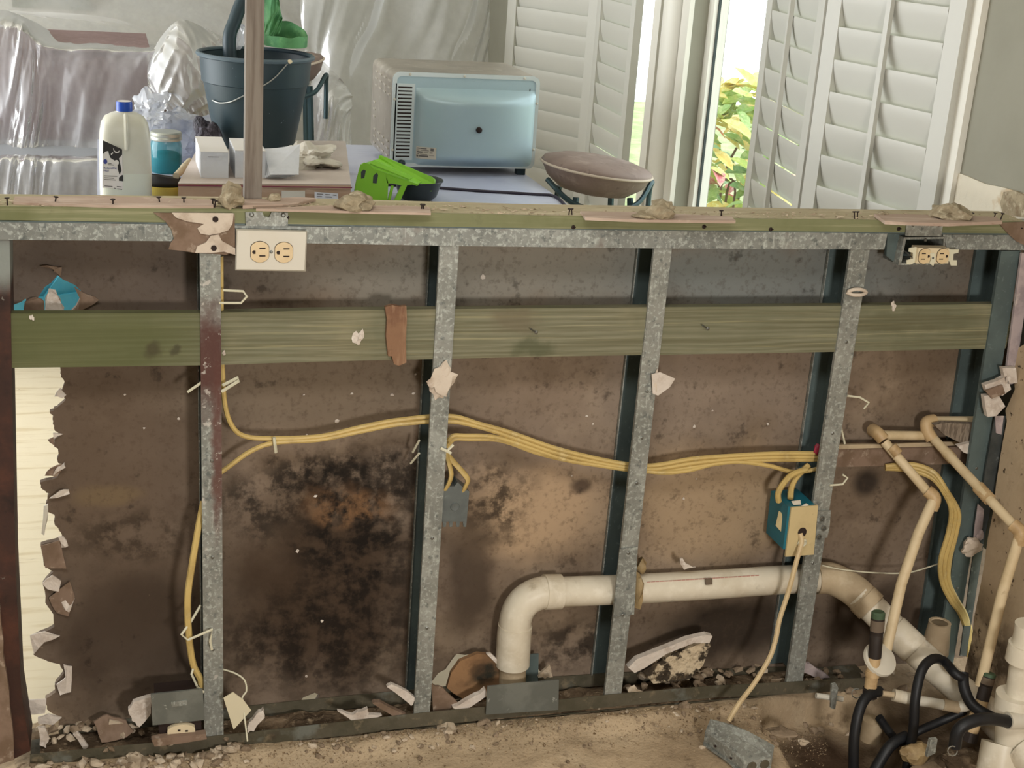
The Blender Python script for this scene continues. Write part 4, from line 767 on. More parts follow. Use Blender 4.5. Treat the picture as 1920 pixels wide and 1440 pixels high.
# numbered-by-place chunks
def chunk(label, x, y, s, m='rubble_pale', seed=1, flat=.5, z=.0, group=None, name='drywall_chunk', cat='drywall chunk'):
    c = PZ(x, y, z+.006); b = MB(); b.rock((c.x, c.y, z+s*flat*.6), (s, s*.65, s*flat), seed, 2, .55, seed*.7)
    return build(b, name, m, label=label, cat=cat, group=group)
chunk('long pale chunk on the dirt in front of the second stud', 840, 1372, .030, 'rubble_pale', 11, .35)
chunk('pale chunk between the steel plate and the third stud', 1188, 1298, .018, 'rubble_pale', 12, .6, .03)
chunk('whitish chip in front of the third stud base', 1262, 1342, .012, 'rubble_pale', 13, .7)
chunk('tan rounded stone right of the third stud base', 1284, 1325, .014, 'rubble_tan', 14, .8)
chunk('brown flat chunk below the steel plate', 906, 1354, .020, 'rubble_tan', 15, .5)
chunk('pale block below the floor outlet', 254, 1430, .024, 'rubble_pale', 16, .4)
chunk('wooden sliver on the dark patch near the steel box', 1470, 1372, .030, 'rubble_tan', 17, .2)
chunk('pale round chip right of the steel box', 1505, 1390, .012, 'rubble_pale', 18, .5)
rr = random.Random(21)
protos = {}
def crumb(x, y, s, m, lab, grp):
    k = (m, rr.randrange(5))
    if k not in protos:
        b = MB(); b.rock((0, 0, 0), (1, .7, .55), k[1]*3.3+len(m), 1, .6); me = bpy.data.meshes.new('drywall_crumb'); me.from_pydata([tuple(v) for v in b.v], [], b.f); me.materials.append(MATS[m]); protos[k] = me
    c = PZ(x, y, .006); o = bpy.data.objects.new('drywall_crumb', protos[k]); COL.objects.link(o)
    o.location = (c.x, c.y, (fh(c.x, c.y) if c.y < -.004 else .022)+s*.3); o.scale = (s, s, s); o.rotation_euler = (rr.uniform(-.5, .5), rr.uniform(-.5, .5), rr.uniform(0, 6.3)); props(o, lab, 'crumb', grp)
def trk(x): return 1442-(x-56)*.103 if x < 791 else 1366-(x-791)*.082 if x < 1340 else 1320-(x-1340)*.03
for k in range(120):
    x = rr.uniform(40, 470); y = trk(x)+rr.uniform(-6, 30)
    crumb(x, y, rr.uniform(.005, .014), rr.choice(['rubble_pale', 'rubble_pale', 'rubble_tan']), 'drywall crumb in the rubble along the left end of the floor track', 'rubble at the left end of the track')
for k in range(34):
    x = rr.uniform(60, 270); y = trk(x)-rr.uniform(30, 60)
    crumb(x, y, rr.uniform(.005, .014), rr.choice(['rubble_pale', 'rubble_pale', 'rubble_tan']), 'drywall crumb inside the left end of the floor track', 'rubble inside the left end of the track')
for k in range(80):
    x = rr.uniform(560, 1060); y = trk(x)+rr.uniform(4, 55)*rr.random()+4
    crumb(x, y, rr.uniform(.003, .008), rr.choice(['rubble_pale', 'rubble_tan', 'rubble_tan']), 'drywall crumb on the dirt in front of the middle of the track', 'rubble in front of the middle of the track')
for k in range(60):
    x = rr.uniform(1060, 1500); y = trk(x)+rr.uniform(4, 120)*rr.random()
    crumb(x, y, rr.uniform(.003, .008), rr.choice(['rubble_pale', 'rubble_tan', 'rubble_tan']), 'drywall crumb scattered on the dirt right of the steel plate', 'rubble on the dirt right of the plate')
for k in range(40):
    x = rr.uniform(1160, 1480); y = trk(x)-rr.uniform(22, 60)
    crumb(x, y, rr.uniform(.006, .016), rr.choice(['rubble_pale', 'rubble_tan', 'rubble_tan']), 'broken drywall bit piled inside the track below the mouldy slab', 'rubble below the mouldy slab')
for k in range(26):
    x = rr.uniform(1500, 1720); y = rr.uniform(1265, 1320)
    crumb(x, y, rr.uniform(.006, .016), rr.choice(['rubble_tan', 'rubble_tan', 'rubble_pale']), 'broken bit on the floor around the first valve', 'rubble around the valves')
b = MB(); rg = random.Random(3)
for k in range(7500):
    x = rg.uniform(-40, 1560); y = trk(x)+abs(rg.gauss(0, 40))+2
    if y > 1475: continue
    c = PZ(x, y, .004); c.z = fh(c.x, c.y); s = rg.uniform(.0008, .0028)*(1.6 if rg.random() < .08 else 1)
    p = [c+V(rg.uniform(-s, s), rg.uniform(-s, s), rg.uniform(0, s*1.2)) for _ in range(4)]
    b.add(p, [(0, 1, 2), (0, 3, 1), (1, 3, 2), (0, 2, 3)])
build(b, 'floor_grit', 'grit', label='fine pale grit strewn over the dirt floor', cat='grit', kind='stuff', origin=(0, 0, 0))

# ------------------------------------------------------------------ things on the top plate
def strip(label, pts, th=.004, z=None, m='veneer'):
    q = [PZ(x, y, 1.0445) for x, y in pts]; b = MB(); b.prism([V(p.x, p.y, PLZ(p.x)+.0008) for p in q], (0, 0, th)); build(b, 'veneer_strip', m, label=label, cat='wood strip', group='splintered wood strips on the top plate')
strip('long pinkish wood strip at the left end of the plate', [(25, 384), (28, 373), (200, 372), (398, 379), (400, 391), (200, 390)])
strip('pinkish wood strip under the upright post', [(455, 392), (458, 381), (560, 376), (592, 378), (560, 386), (530, 390)], .006)
strip('flat wood strip under the plaster lump in the middle', [(480, 396), (600, 390), (760, 387), (806, 390), (808, 400), (700, 400)])
strip('wood strip below the lump beside the window', [(1088, 392), (1200, 394), (1372, 402), (1380, 410), (1200, 408), (1098, 404)], .005)
strip('wood strip with split end at the right of the plate', [(1640, 398), (1740, 400), (1868, 404), (1880, 412), (1780, 416), (1700, 414), (1660, 412)], .006)
def lump(label, x, y, sx, sz, seed, m='plaster_lump', Y=None):
    c = PZ(x, y, 1.045); b = MB(); b.rock((c.x, c.y, PLZ(c.x)+sz*.75+.003), (sx, min(sx, .03), sz), seed, 3, .45); build(b, 'plaster_lump', m, smooth=True, ang=25, label=label, cat='plaster lump', group='plaster lumps on the top plate')
lump('angular plaster lump beside the foot of the upright post', 434, 388, .019, .021, 3)
lump('small plaster lump right of the upright post', 513, 381, .012, .008, 5)
lump('plaster lump beside the green basket', 665, 392, .030, .015, 7)
lump('peaked plaster lump below the bright window', 1240, 402, .026, .017, 9)
lump('flat spread of plaster left of the peaked lump', 1208, 402, .022, .007, 10)
lump('large speckled plaster lump at the right of the plate', 1778, 404, .038, .017, 14)
lump('small plaster bump left of the large speckled lump', 1656, 398, .009, .005, 15)
def nail(label, x, y, h=.013, tilt=(0, 0), group='nails standing up on the top plate'):
    c = PZ(x, y, 1.045); c.y = min(.08, max(.006, c.y)); z = PLZ(c.x); t = Vector((tilt[0], tilt[1], 1)).normalized(); b = MB()
    b.lathe([(.0012, -.002), (.0012, h-.0012), (.004, h), (.004, h+.0012)], (c.x, c.y, z), t, 8); build(b, 'nail', 'dark_slot', label=label, cat='nail', group=group)
for lab, pp in (('rusty nail standing on the left end of the plate', ((14, 385), (103, 382), (300, 383), (345, 384), (212, 390))), ('rusty nail between the paper scrap and the post', ((399, 386), (404, 394))), ('rusty nail beside the end of the middle wood strip', ((791, 393), (805, 403))),
    ('rusty nail left of the wood strip by the window', ((1069, 396), (1092, 408))), ('rusty nail right of the strip below the window', ((1354, 398), (1380, 411))), ('rusty nail left of the split wood strip', ((1609, 402), (1641, 414))), ('rusty nail near the right end of the plate', ((1870, 404), (1909, 414), (1838, 408)))):
    for (x, y) in pp: nail(lab, x, y, .012, (rr.uniform(-.2, .2), rr.uniform(-.2, .2)))
b = MB(); rg = random.Random(9)
for k in range(1100):
    x = rg.uniform(-20, 1915); c = PZ(x, 380+.013*x+rg.uniform(-8, 10), 1.044); s = rg.uniform(.001, .0035)*(1.8 if rg.random() < .1 else 1); z = PLZ(c.x)+.0006
    if c.y < -.002 or c.y > .088: continue
    p = [V(c.x, c.y, z)+V(rg.uniform(-s, s)*2, rg.uniform(-s, s), rg.uniform(0, s)) for _ in range(4)]
    b.add(p, [(0, 1, 2), (0, 3, 1), (1, 3, 2), (0, 2, 3)])
build(b, 'plaster_crumbs', 'rubble_pale', label='loose plaster crumbs and splinters along the top plate', cat='crumbs', kind='stuff', origin=(0, 0, 1.04))
c = PZ(476, 372, 1.046); mat('post_wood', '#80776c', [('n', '#62564c', 1, .42, .62, .8, (60, 60, 4)), ('n', '#a39584', 1, .58, .7, .6, (90, 90, 3)), ('n', '#b9a68c', 1, .66, .72, .5, (150, 150, 10))], rough=.7, bump=(60, .2, .002))
t0, t1_ = P(478, -40, c.y-.01), P(473, 370, c.y-.01)
b = MB(); wv = .0145; dd = (t0-t1_).normalized(); L = (2.5-t1_.z)/dd.z
q = [t1_+V(sx*wv, sy*.014, 0) for sx, sy in ((-1, -1), (1, -1), (1, 1), (-1, 1))]
b.prism(q, dd*L); build(b, 'wooden_post', 'post_wood', label='upright square wooden post standing on the top plate', cat='post')


# ------------------------------------------------------------------ dining room: shutters
def local(mb, name, m, parent, loc=(0, 0, 0), mesh=None, smooth=False):
    if mesh is None:
        mesh = bpy.data.meshes.new(name); mesh.from_pydata([tuple(v) for v in mb.v], [], mb.f); mesh.materials.append(MATS[m])
        if smooth: mesh.polygons.foreach_set('use_smooth', [True]*len(mesh.polygons)); mesh.set_sharp_from_angle(angle=math.radians(40))
    o = bpy.data.objects.new(name, mesh); COL.objects.link(o); o.parent = parent; o.location = loc; return o
def shutter(label, hinge, head, w_, tilt, z0=.36, z1=2.24, rod=True, m='shutter_white', st=.048):
    h = math.radians(head); t = thing('shutter_panel', label, 'shutter', (hinge[0], hinge[1], z0), 'plantation shutters of the side windows')
    t.rotation_euler = (0, 0, math.pi/2-h); H = z1-z0
    for x in (st/2, w_-st/2):
        b = MB(); b.box((x, 0, H/2), (st, .028, H)); local(b, 'stile', m, t)
    for z in (.05, H-.05):
        b = MB(); b.box((w_/2, 0, z), (w_-2*st-.002, .026, .1)); local(b, 'rail', m, t)
    a = math.radians(tilt); b = MB(); prof = []; hw = .0445
    for k in range(12):
        q = 2*math.pi*k/12; c_, s_ = math.cos(q)*hw, math.sin(q)*.0055; prof.append((c_*math.sin(a)-s_*math.cos(a), c_*math.cos(a)+s_*math.sin(a)))
    L = w_-2*st-.004; vs = [(-L/2, y, z) for y, z in prof]+[(L/2, y, z) for y, z in prof]
    b.add(vs, [tuple(range(12))[::-1], tuple(range(12, 24))]+[(k, (k+1) % 12, 12+(k+1) % 12, 12+k) for k in range(12)])
    me = None; n = int((H-.22)/.0765)
    for i in range(n):
        o = local(b, 'louver', m, t, (w_/2, 0, .15+i*.0765), me, True); me = o.data
    if rod:
        b = MB(); b.box((w_/2, .0445*math.sin(a)+.008, H/2), (.014, .012, H-.3)); local(b, 'tilt_rod', m, t)
    return t
shutter('white shutter panel nearest the right wall, its louvers half open', (1.63, .405), -13.5, .44, 17, z0=.37)
shutter('narrow looking shutter panel left of the half open one, beside the bright gap', (1.525, .835), 8.5, .47, 16, z0=.37)
shutter('closed shutter panel beside the cream post, seen edge on', (1.615, 2.37), 1.5, .44, 14, rod=False)
shutter('closed shutter panel facing the room behind the oven', (1.628, 2.815), -28, .49, 12, rod=False)

# outside: ground and shrub
b = MB(); b.box((7, 3, -.3), (10, 16, .1)); mat('lawn', '#8f9a6a', [('n', '#b0b38a', 6, .4, .6, .7)], rough=.95); struct(b, 'ground', 'lawn')
cs = PX(1372, 330, 2.75); t = thing('croton_shrub', 'croton shrub with yellow green and red leaves outside the window', 'shrub', (cs.x, cs.y, -.25))
mat('bark', '#6a5540', rough=.9)
b = MB(); rg = random.Random(4)
for k in range(5): b.tube(spline([V(cs.x, cs.y, -.25), V(cs.x+rg.uniform(-.1, .1), cs.y+rg.uniform(-.1, .1), .3), V(cs.x+rg.uniform(-.16, .16), cs.y+rg.uniform(-.2, .2), rg.uniform(.35, .5))], 4), .006, 6)
build(b, 'stems', 'bark', t)
lm = []
for nm, c1, c2 in (('leaf_yellow', '#ecd27a', '#f4e8aa'), ('leaf_green', '#a2c078', '#c4d494'), ('leaf_lime', '#bcd070', '#dde08a'), ('leaf_red', '#de7f88', '#ecbca0'), ('leaf_dark', '#86aa76', '#a6be88')):
    mat(nm, c1, [('n', c2, 40, .45, .6, .9)], rough=.45)
    b = MB(); b.add([(0, 0, 0), (.013, .02, .004), (.018, .045, .002), (.012, .07, -.008), (0, .088, -.022), (-.012, .07, -.008), (-.018, .045, .002), (-.013, .02, .004), (0, .045, -.004)], [(0, 1, 8, 7), (1, 2, 8), (2, 3, 8), (3, 4, 8), (4, 5, 8), (5, 6, 8), (6, 7, 8)])
    me = bpy.data.meshes.new('leaf'); me.from_pydata([tuple(v) for v in b.v], [], b.f); me.materials.append(MATS[nm]); lm.append(me)
top = PX(1372, 150, 2.75)
for k in range(295):
    f = rg.random()**1.25; z = .25+(top.z-.27)*f; R = .40*(1-.66*max(0, (z-.45)/(top.z-.45))); a = rg.uniform(0, 6.28); r_ = R*math.sqrt(rg.random())
    o = bpy.data.objects.new('leaf', rg.choice(lm[:1]*3+[lm[2]]*2+[lm[1]]*2) if f > .5 else rg.choice([lm[1], lm[1], lm[4], lm[2], lm[3], lm[0]])); o.data = o.data; COL.objects.link(o); o.parent = t
    o.location = (math.cos(a)*r_, math.sin(a)*r_, z+.25); o.rotation_euler = (rg.uniform(-.6, .9), rg.uniform(-.7, .7), rg.uniform(0, 6.28)); s = rg.uniform(1.2, 2.1); o.scale = (s, s, s)

# ------------------------------------------------------------------ table and what stands on it
TZ = .76
mat('table_top', '#c3c7d8', [('n', '#a9aec6', 4, .4, .65, .6), ('n', '#8f8f9c', 1, .6, .72, .5, (5, 60, 5)), ('n', '#6a5a52', 60, .7, .75, .7)], rough=.4, spec=.4)
mat('table_leg', '#5a4a40', rough=.6)
t = thing('table', 'pale lavender topped table standing behind the half wall', 'table', (.38, 1.4, 0))
b = MB(); b.box((.4475, 1.255, TZ-.015), (1.275, 2.07, .03)); build(b, 'table_top', 'table_top', t)
b = MB(); b.box((.4475, 1.255, TZ-.075), (1.15, 1.93, .09)); build(b, 'apron', 'table_leg', t)
for x in (-.12, 1.0):
    for y in (.32, 2.2):
        b = MB(); b.box((x, y, (TZ-.04)/2), (.06, .06, TZ-.04)); build(b, 'leg', 'table_leg', t)
mat('cord_dark', '#2b2433', rough=.5)
b = MB(); b.tube(spline([PZ(700, 345, TZ+.004), PZ(790, 350, TZ+.004), PZ(900, 358, TZ+.004), PZ(1000, 364, TZ+.004), PZ(1040, 368, TZ+.004), PZ(1064, 390, TZ+.004)]), .0042, 8); build(b, 'power_cord', 'cord_dark', smooth=True, label='dark power cord lying across the table in front of the oven', cat='cord')

# milk jug
jy = 1.27; jc = P(237, 395, jy); jc.z = TZ; jt = P(233, 190, jy).z
mat('jug_plastic', '#cfccbd', [('n', '#c3bfac', 12, .4, .65, .4)], rough=.35, spec=.4); mat('jug_milk', '#d2d4c4', rough=.35, spec=.4); mat('cap_blue', '#1f49a8', rough=.35); mat('label_white', '#dcd6cf', rough=.6); mat('label_black', '#2b2825', rough=.6); mat('label_blue', '#3b428a', rough=.6); mat('print_grey', '#6f6a66', rough=.7)
t = thing('milk_jug', 'half gallon milk jug with blue cap and black cow label', 'jug', jc)
Hj = jt-TZ; hw = .0625
def rings(mb, prof, c, e=4.5, n=40, caps=(True, True)):
    base = len(mb.v); vs = []
    for (z, rx, ry, ee) in prof:
        for k in range(n):
            a = 2*math.pi*k/n; ca, sa = math.cos(a), math.sin(a); vs.append(Vector((c[0]+math.copysign(abs(ca)**(2/ee), ca)*rx, c[1]+math.copysign(abs(sa)**(2/ee), sa)*ry, c[2]+z)))
    fs = []
    for i in range(len(prof)-1):
        for k in range(n): fs.append((i*n+k, i*n+(k+1) % n, (i+1)*n+(k+1) % n, (i+1)*n+k))
    if caps[0]: fs.append(tuple(range(n))[::-1])
    if caps[1]: fs.append(tuple(range((len(prof)-1)*n, len(prof)*n)))
    mb.add(vs, fs); return mb
b = rings(MB(), [(0, hw*.94, hw*.94, 5), (.006, hw, hw, 5), (Hj*.38, hw, hw, 5)], jc); build(b, 'milk_filled_base', 'jug_milk', t, True)
b = rings(MB(), [(Hj*.38, hw, hw, 5), (Hj*.60, hw*.985, hw*.98, 5), (Hj*.72, hw*.96, hw*.94, 4.5), (Hj*.80, hw*.9, hw*.86, 4), (Hj*.86, hw*.76, hw*.7, 3.2), (Hj*.895, hw*.5, hw*.48, 2.4), (Hj*.91, hw*.31, hw*.31, 2), (Hj*.93, hw*.30, hw*.30, 2)], jc); build(b, 'jug_shell', 'jug_plastic', t, True)
b = MB(); b.lathe([(.0195, Hj*.915), (.0195, Hj*.985), (.018, Hj), (.0165, Hj)], jc, (0, 0, 1), 28); cp = build(b, 'cap', 'cap_blue', t, True)
b = MB(); b.lathe([(.0165, Hj+.0004), (.0165, Hj+.0008)], jc, (0, 0, 1), 28); build(b, 'cap_top', 'label_white', cp)
b = MB(); b.tube(spline([jc+V(.003, -hw*.52, Hj*.90), jc+V(.003, -hw*.93, Hj*.8), jc+V(.003, -hw*1.0, Hj*.68), jc+V(.003, -hw*.97, Hj*.6)], 5), .0055, 8); build(b, 'handle_ridge', 'jug_plastic', t, True)
fy = jy-hw-.0006
def L_(pts, y=0): return [P(px_, py_, fy-y) for px_, py_ in pts]
b = MB(); b.prism(L_([(193, 263), (229, 281), (231, 354), (192, 352)]), (0, .0004, 0)); build(b, 'label', 'label_white', t)
b = MB(); b.prism(L_([(193, 263), (229, 280), (229, 290), (223, 297), (226, 310), (228, 320), (224, 328), (221, 318), (220, 305), (213, 300), (207, 296), (204, 288), (203, 283), (198, 284), (193, 289)], .0004), (0, .0003, 0)); build(b, 'label_art', 'label_black', t)
b = MB(); b.prism(L_([(223, 333), (229, 328), (231, 329), (231, 340), (223, 339)], .0004), (0, .0003, 0)); build(b, 'label_art', 'label_black', t)
b = MB()
for cx_, cy_, r_ in ((218.5, 305, .0055), (209, 289, .0015), (211, 287, .0015)):
    c = P(cx_, cy_, fy-.0008); b.prism([c+V(x, 0, y) for x, y in disc(r_, r_*1.2, 12)], (0, .0003, 0))
for q in ([(212, 277), (215, 283), (220, 285), (224, 282), (223, 286), (217, 287), (213, 283)],): b.prism(L_(q, .0009), (0, .0003, 0))
build(b, 'label_highlight', 'label_white', t)
c = P(197.5, 303, fy-.0006); b = MB(); b.prism([c+V(x, 0, y) for x, y in disc(.0045, .006, 16)], (0, .0003, 0)); build(b, 'label_seal', 'label_blue', t)
text('ReducedFat', .0064, frontM(P(194.5, 316.5, fy-.0006)), 'label_blue', t); text('MILK', .0058, frontM(P(194.5, 321.5, fy-.0006)), 'label_blue', t)
b = MB()
for (x, y, l_) in ((195, 329, 25), (195, 332.5, 19), (195, 336, 22), (196, 348, 15), (219, 349, 9), (214, 352, 3), (220, 353.5, 9), (202, 305, 7), (202, 308, 11)): b.prism(L_([(x, y), (x+l_, y+1), (x+l_, y+2.4), (x, y+1.4)], .0005), (0, .0003, 0))
build(b, 'label_print', 'print_grey', t)

# jar, dish, brush, bag, pad
jc = PZ(312, 322, TZ); js = .044
mat('jar_glass', '#2f8f9c', rough=.1, spec=.5, alpha=.6); mat('jar_fill', '#14292c', [('n', '#2a4a4c', 30, .45, .65, .6)], rough=.9); mat('lid_zinc', '#b7bab0', rough=.35, metal=.6)
t = thing('mason_jar', 'teal glass jar with a metal lid and dark filling', 'jar', jc); hz = (P(312, 262, jc.y).z-TZ)
b = MB(); b.lathe([(js*.9, 0), (js, .006), (js, hz*.84), (js*.93, hz*.95), (js*.9, hz)], jc, (0, 0, 1), 32); build(b, 'glass', 'jar_glass', t, True)
b = MB(); b.lathe([(js*.86, .004), (js*.95, .01), (js*.95, hz*.5), (js*.7, hz*.62), (js*.3, hz*.66)], jc, (0, 0, 1), 28); build(b, 'filling', 'jar_fill', t, True)
b = MB(); b.lathe([(js*.97, hz), (js*1.0, hz+.002), (js*1.0, hz+.009), (js*.97, hz+.011), (js*1.0, hz+.013), (js*1.0, hz+.021), (js*.94, hz+.024)], jc, (0, 0, 1), 32); build(b, 'lid', 'lid_zinc', t, True)
mat('tray_black', '#2a2724', rough=.4); mat('dish_yellow', '#a8923a', rough=.5); mat('tube_beige', '#b3a68c', rough=.6)
c = PZ(310, 356, TZ+.02); t = thing('small_dish', 'black lined yellow dish between the jug and the boxes', 'dish', (c.x, c.y, TZ))
b = MB(); b.lathe([(.03, 0), (.05, .015), (.055, .035), (.052, .036), (.046, .02), (.026, .006)], (c.x, c.y, TZ), (0, 0, 1), 28, True, True); build(b, 'bowl', 'dish_yellow', t, True)
b = MB(); b.lathe([(.036, .02), (.060, .045), (.062, .056), (.057, .056), (.033, .024)], (c.x-.006, c.y, TZ), (.12, .15, 1), 28); build(b, 'liner', 'tray_black', t, True)
a0, a1 = PZ(330, 330, TZ+.05), PZ(357, 304, TZ+.07); b = MB(); b.tube([a0, a0.lerp(a1, .55), a0.lerp(a1, .56), a1], [.009, .010, .012, .012], 16); build(b, 'paint_tube', 'tube_beige', smooth=True, label='beige tube lying against the white boxes', cat='tube')
for lab, px_, py_, sx, sz, sd in (('crumpled clear plastic bag behind the blue capped jug', 282, 212, .055, .05, 3), ('large crumpled clear plastic bag behind the jar', 345, 250, .085, .07, 8)):
    c = P(px_, py_, 1.95); b = MB(); b.rock((c.x, c.y, c.z), (sx, .06, sz), sd, 4, .75); build(b, 'plastic_bag', 'plastic_bag', smooth=True, ang=22, label=lab, cat='bag')
mat('bag_filling', '#aab3cf', [('n', '#7d86b0', 16, .45, .6, .7), ('n', '#e8ecf4', 30, .55, .68, .8)], rough=.4)
c = P(350, 272, 1.98); b = MB(); b.rock((c.x, c.y, c.z-.02), (.075, .06, .085), 5, 4, .5); build(b, 'wrapped_bundle', 'bag_filling', smooth=True, ang=25, label='bluish wrapped bundle inside the bags behind the jar', cat='bundle')
mat('scourer', '#3f3a42', [('n', '#77727e', 70, .5, .62, .8), ('n', '#1d1b22', 50, .5, .65, .8)], rough=.5, bump=(120, 1, .01)); c = P(386, 252, 1.62); b = MB(); b.rock((c.x, c.y, c.z), (.034, .03, .042), 2, 4, .35); build(b, 'scouring_pad', 'scourer', smooth=True, ang=20, label='dark mesh scouring pad beside the bucket', cat='scourer')

# carton with things on top
BZ = .85
mat('cardboard', '#b5977c', [('n', '#9c7d63', 4, .4, .65, .5), ('n', '#c9b19a', 1, .5, .66, .5, (4, 4, 60))], rough=.85); mat('carton_top', '#c9bcb2', [('n', '#b3a498', 5, .4, .65, .6)], rough=.8); mat('paper_white', '#d9dade', [('n', '#b7b6b6', 9, .45, .65, .4)], rough=.7); mat('carton_line', '#7a3a44', rough=.8)
q0, q1, q2, q3 = PZ(334, 345, BZ), PZ(658, 347, BZ), PZ(648, 266, BZ), PZ(380, 262, BZ)
t = thing('carton', 'flat cardboard carton on the table under the bucket', 'box', ((q0.x+q1.x)/2, q0.y, TZ))
b = MB(); b.prism([q0, q1, q2, q3], (0, 0, -(BZ-TZ)+.001)); build(b, 'carton_body', 'cardboard', t)
b = MB(); b.prism([p+V(0, 0, .0022) for p in (q0, q1, q2, q3)], (0, 0, -.002)); build(b, 'lid_flap', 'carton_top', t)
b = MB(); b.box(((q0.x+q1.x)/2, q0.y-.001, BZ-.003), (q1.x-q0.x, .003, .003)); build(b, 'lid_edge', 'carton_line', t)
b = MB(); b.px([(590, 360), (634, 363), (634, 380), (590, 380)], q0.y-.0025, q0.y-.001); lb = build(b, 'shipping_label', 'paper_white', t)
b = MB()
for x, y, l_ in ((594, 363, 12), (610, 364, 9), (624, 365, 7), (594, 367.5, 10), (610, 368.5, 12), (594, 372, 14), (612, 373, 10)): b.px([(x, y), (x+l_, y+.6), (x+l_, y+2), (x, y+1.4)], q0.y-.0034, q0.y-.0026)
build(b, 'label_print', 'print_grey', lb)
b = MB(); b.px([(528, 358), (572, 358), (572, 372), (528, 372)], q0.y-.0025, q0.y-.001); build(b, 'shipping_label', 'plate_white', t)
def cart(label, x0, x1, ytop, ybot, depth, printed=True):
    a, c_ = PZ(x0, ybot, BZ), PZ(x1, ybot, BZ); h = P(x0, ytop, a.y).z-BZ
    t = thing('white_box', label, 'box', ((a.x+c_.x)/2, a.y, BZ+.0025), 'small white boxes on the carton')
    b = MB(); b.box(((a.x+c_.x)/2, a.y+depth/2, BZ+.0025+h/2), (c_.x-a.x, depth, h)); build(b, 'box_body', 'paper_white', t)
    b = MB(); b.box(((a.x+c_.x)/2, a.y+depth*.5, BZ+.0025+h+.0008), (c_.x-a.x+.001, depth, .0015)); build(b, 'box_lid', 'label_white', t)
    if printed:
        b = MB(); b.box((a.x*.55+c_.x*.45, a.y-.0006, BZ+h*.86), ((c_.x-a.x)*.4, .0006, .0014)); build(b, 'box_print', 'print_grey', t)
cart('small white box at the left on the carton', 377, 428, 287, 335, .22); cart('small white box half hidden by the wooden post', 441, 497, 285, 335, .18, False)
b = MB(); rg = random.Random(6)
for k in range(4):
    a = PZ(497+k*3, 334-k*2, BZ+.004+.004*k); b.prism([a, a+V(.055+.006*k, .005, .0), a+V(.075+.004*k, .10, .06), a+V(-.005, .10, .055-.004*k)], (0, 0, .0015))
build(b, 'paper_sheets', 'paper_white', label='loose white paper sheets right of the wooden post', cat='papers')
mat('tissue', '#cfc8ba', [('n', '#b3aa99', 14, .4, .65, .6)], rough=.85)
for lab, x, y, sx, sz, sd in (('crumpled paper towel on the carton right of the bucket', 585, 300, .062, .030, 3), ('small crumpled tissue behind the paper towel', 556, 285, .03, .022, 7)):
    c = PZ(x, y+14, BZ); b = MB(); b.rock((c.x, c.y, BZ+sz*.7+.003), (sx, .05, sz), sd, 4, .7); build(b, 'paper_towel', 'tissue', smooth=True, ang=18, label=lab, cat='tissue')

# bucket
mat('bucket_grey', '#2a3b41', [('n', '#223238', 5, .4, .65, .5), ('n', '#9aa8ac', 70, .7, .74, .7)], rough=.45, spec=.4); mat('bucket_rim', '#4d5c64', rough=.4)
c = PZ(478, 274, BZ); c.z = BZ+.003; zr = P(478, 103, c.y).z-c.z; rt = .158; rb_ = .112
t = thing('bucket', 'dark grey plastic bucket with a wire handle on the carton', 'bucket', c)
b = MB(); b.lathe([(rb_*.93, 0), (rb_, .012), (rb_+(rt-rb_)*.70, zr*.70), (rb_+(rt-rb_)*.74+.003, zr*.71), (rt-.004, zr-.004), (rt-.009, zr-.004), (rb_-.004, .02), (rb_*.9, .012)], c, (0, 0, 1), 48); build(b, 'bucket_wall', 'bucket_grey', t, True)
b = MB(); b.tube([c+V(math.cos(a)*rt, math.sin(a)*rt, zr) for a in [2*math.pi*k/48 for k in range(48)]], .0065, 8, True); build(b, 'rim', 'bucket_rim', t, True)
def onb(px_, py_, off=.004):   # point on the bucket's near wall
    Y = c.y-rt
    for _ in range(12):
        p = P(px_, py_, Y); f = (p.z-c.z)/zr; r_ = rb_+(rt-rb_)*f+off; dx = min(abs(p.x-c.x), r_*.999); Y = c.y-math.sqrt(r_*r_-dx*dx)
    return P(px_, py_, Y)
b = MB(); b.tube(spline([onb(x, y) for x, y in ((541, 117), (530, 130), (515, 146), (495, 160), (470, 173), (450, 183), (432, 191), (412, 193), (398, 188))], 4), .0018, 6); build(b, 'wire_handle', 'wire_bright', t, True)
b = MB(); b.rock(onb(543, 116), (.007, .006, .006), 4, 2, .3); build(b, 'handle_lug', 'ivory', t, True)
# black tube and green fabric rising out of the bucket
b = MB(); b.tube(spline([V(c.x-.05, c.y+.03, c.z+.10), P(430, 84, c.y+.06), P(440, 40, c.y+.08), P(462, -12, c.y+.10), P(500, -60, c.y+.10)], 6), .019, 16); mat('tube_dark', '#22343a', rough=.45); build(b, 'bent_tube', 'tube_dark', smooth=True, label='thick dark tube bending up out of the bucket', cat='tube')
def patch(rows, nu, nv, wr, y_only=False, push=(0, -1, 0)):
    R = []
    cols = [spline([P(*p) if len(p) == 3 else Vector(p[:3]) for p in r], nu) for r in rows]
    m_ = len(cols[0]); G = [spline([cl[i] for cl in cols], nv) for i in range(m_)]; n_ = len(G[0]); b = MB(); pv = Vector(push)
    for i in range(m_):
        for j in range(n_):
            u, v_ = i/(m_-1), j/(n_-1); d = 0
            for (amp, fu, fv, sh, sd, rid) in wr:
                q = noise.noise(Vector((u*fu+v_*sh+sd, v_*fv+sd*.7, sd*1.3))); d += amp*((1-abs(q)*2.2) if rid else q)
            b.v.append(G[i][j]+pv*d)
    for i in range(m_-1):
        for j in range(n_-1): b.f.append((i*n_+j, (i+1)*n_+j, (i+1)*n_+j+1, i*n_+j+1))
    return b
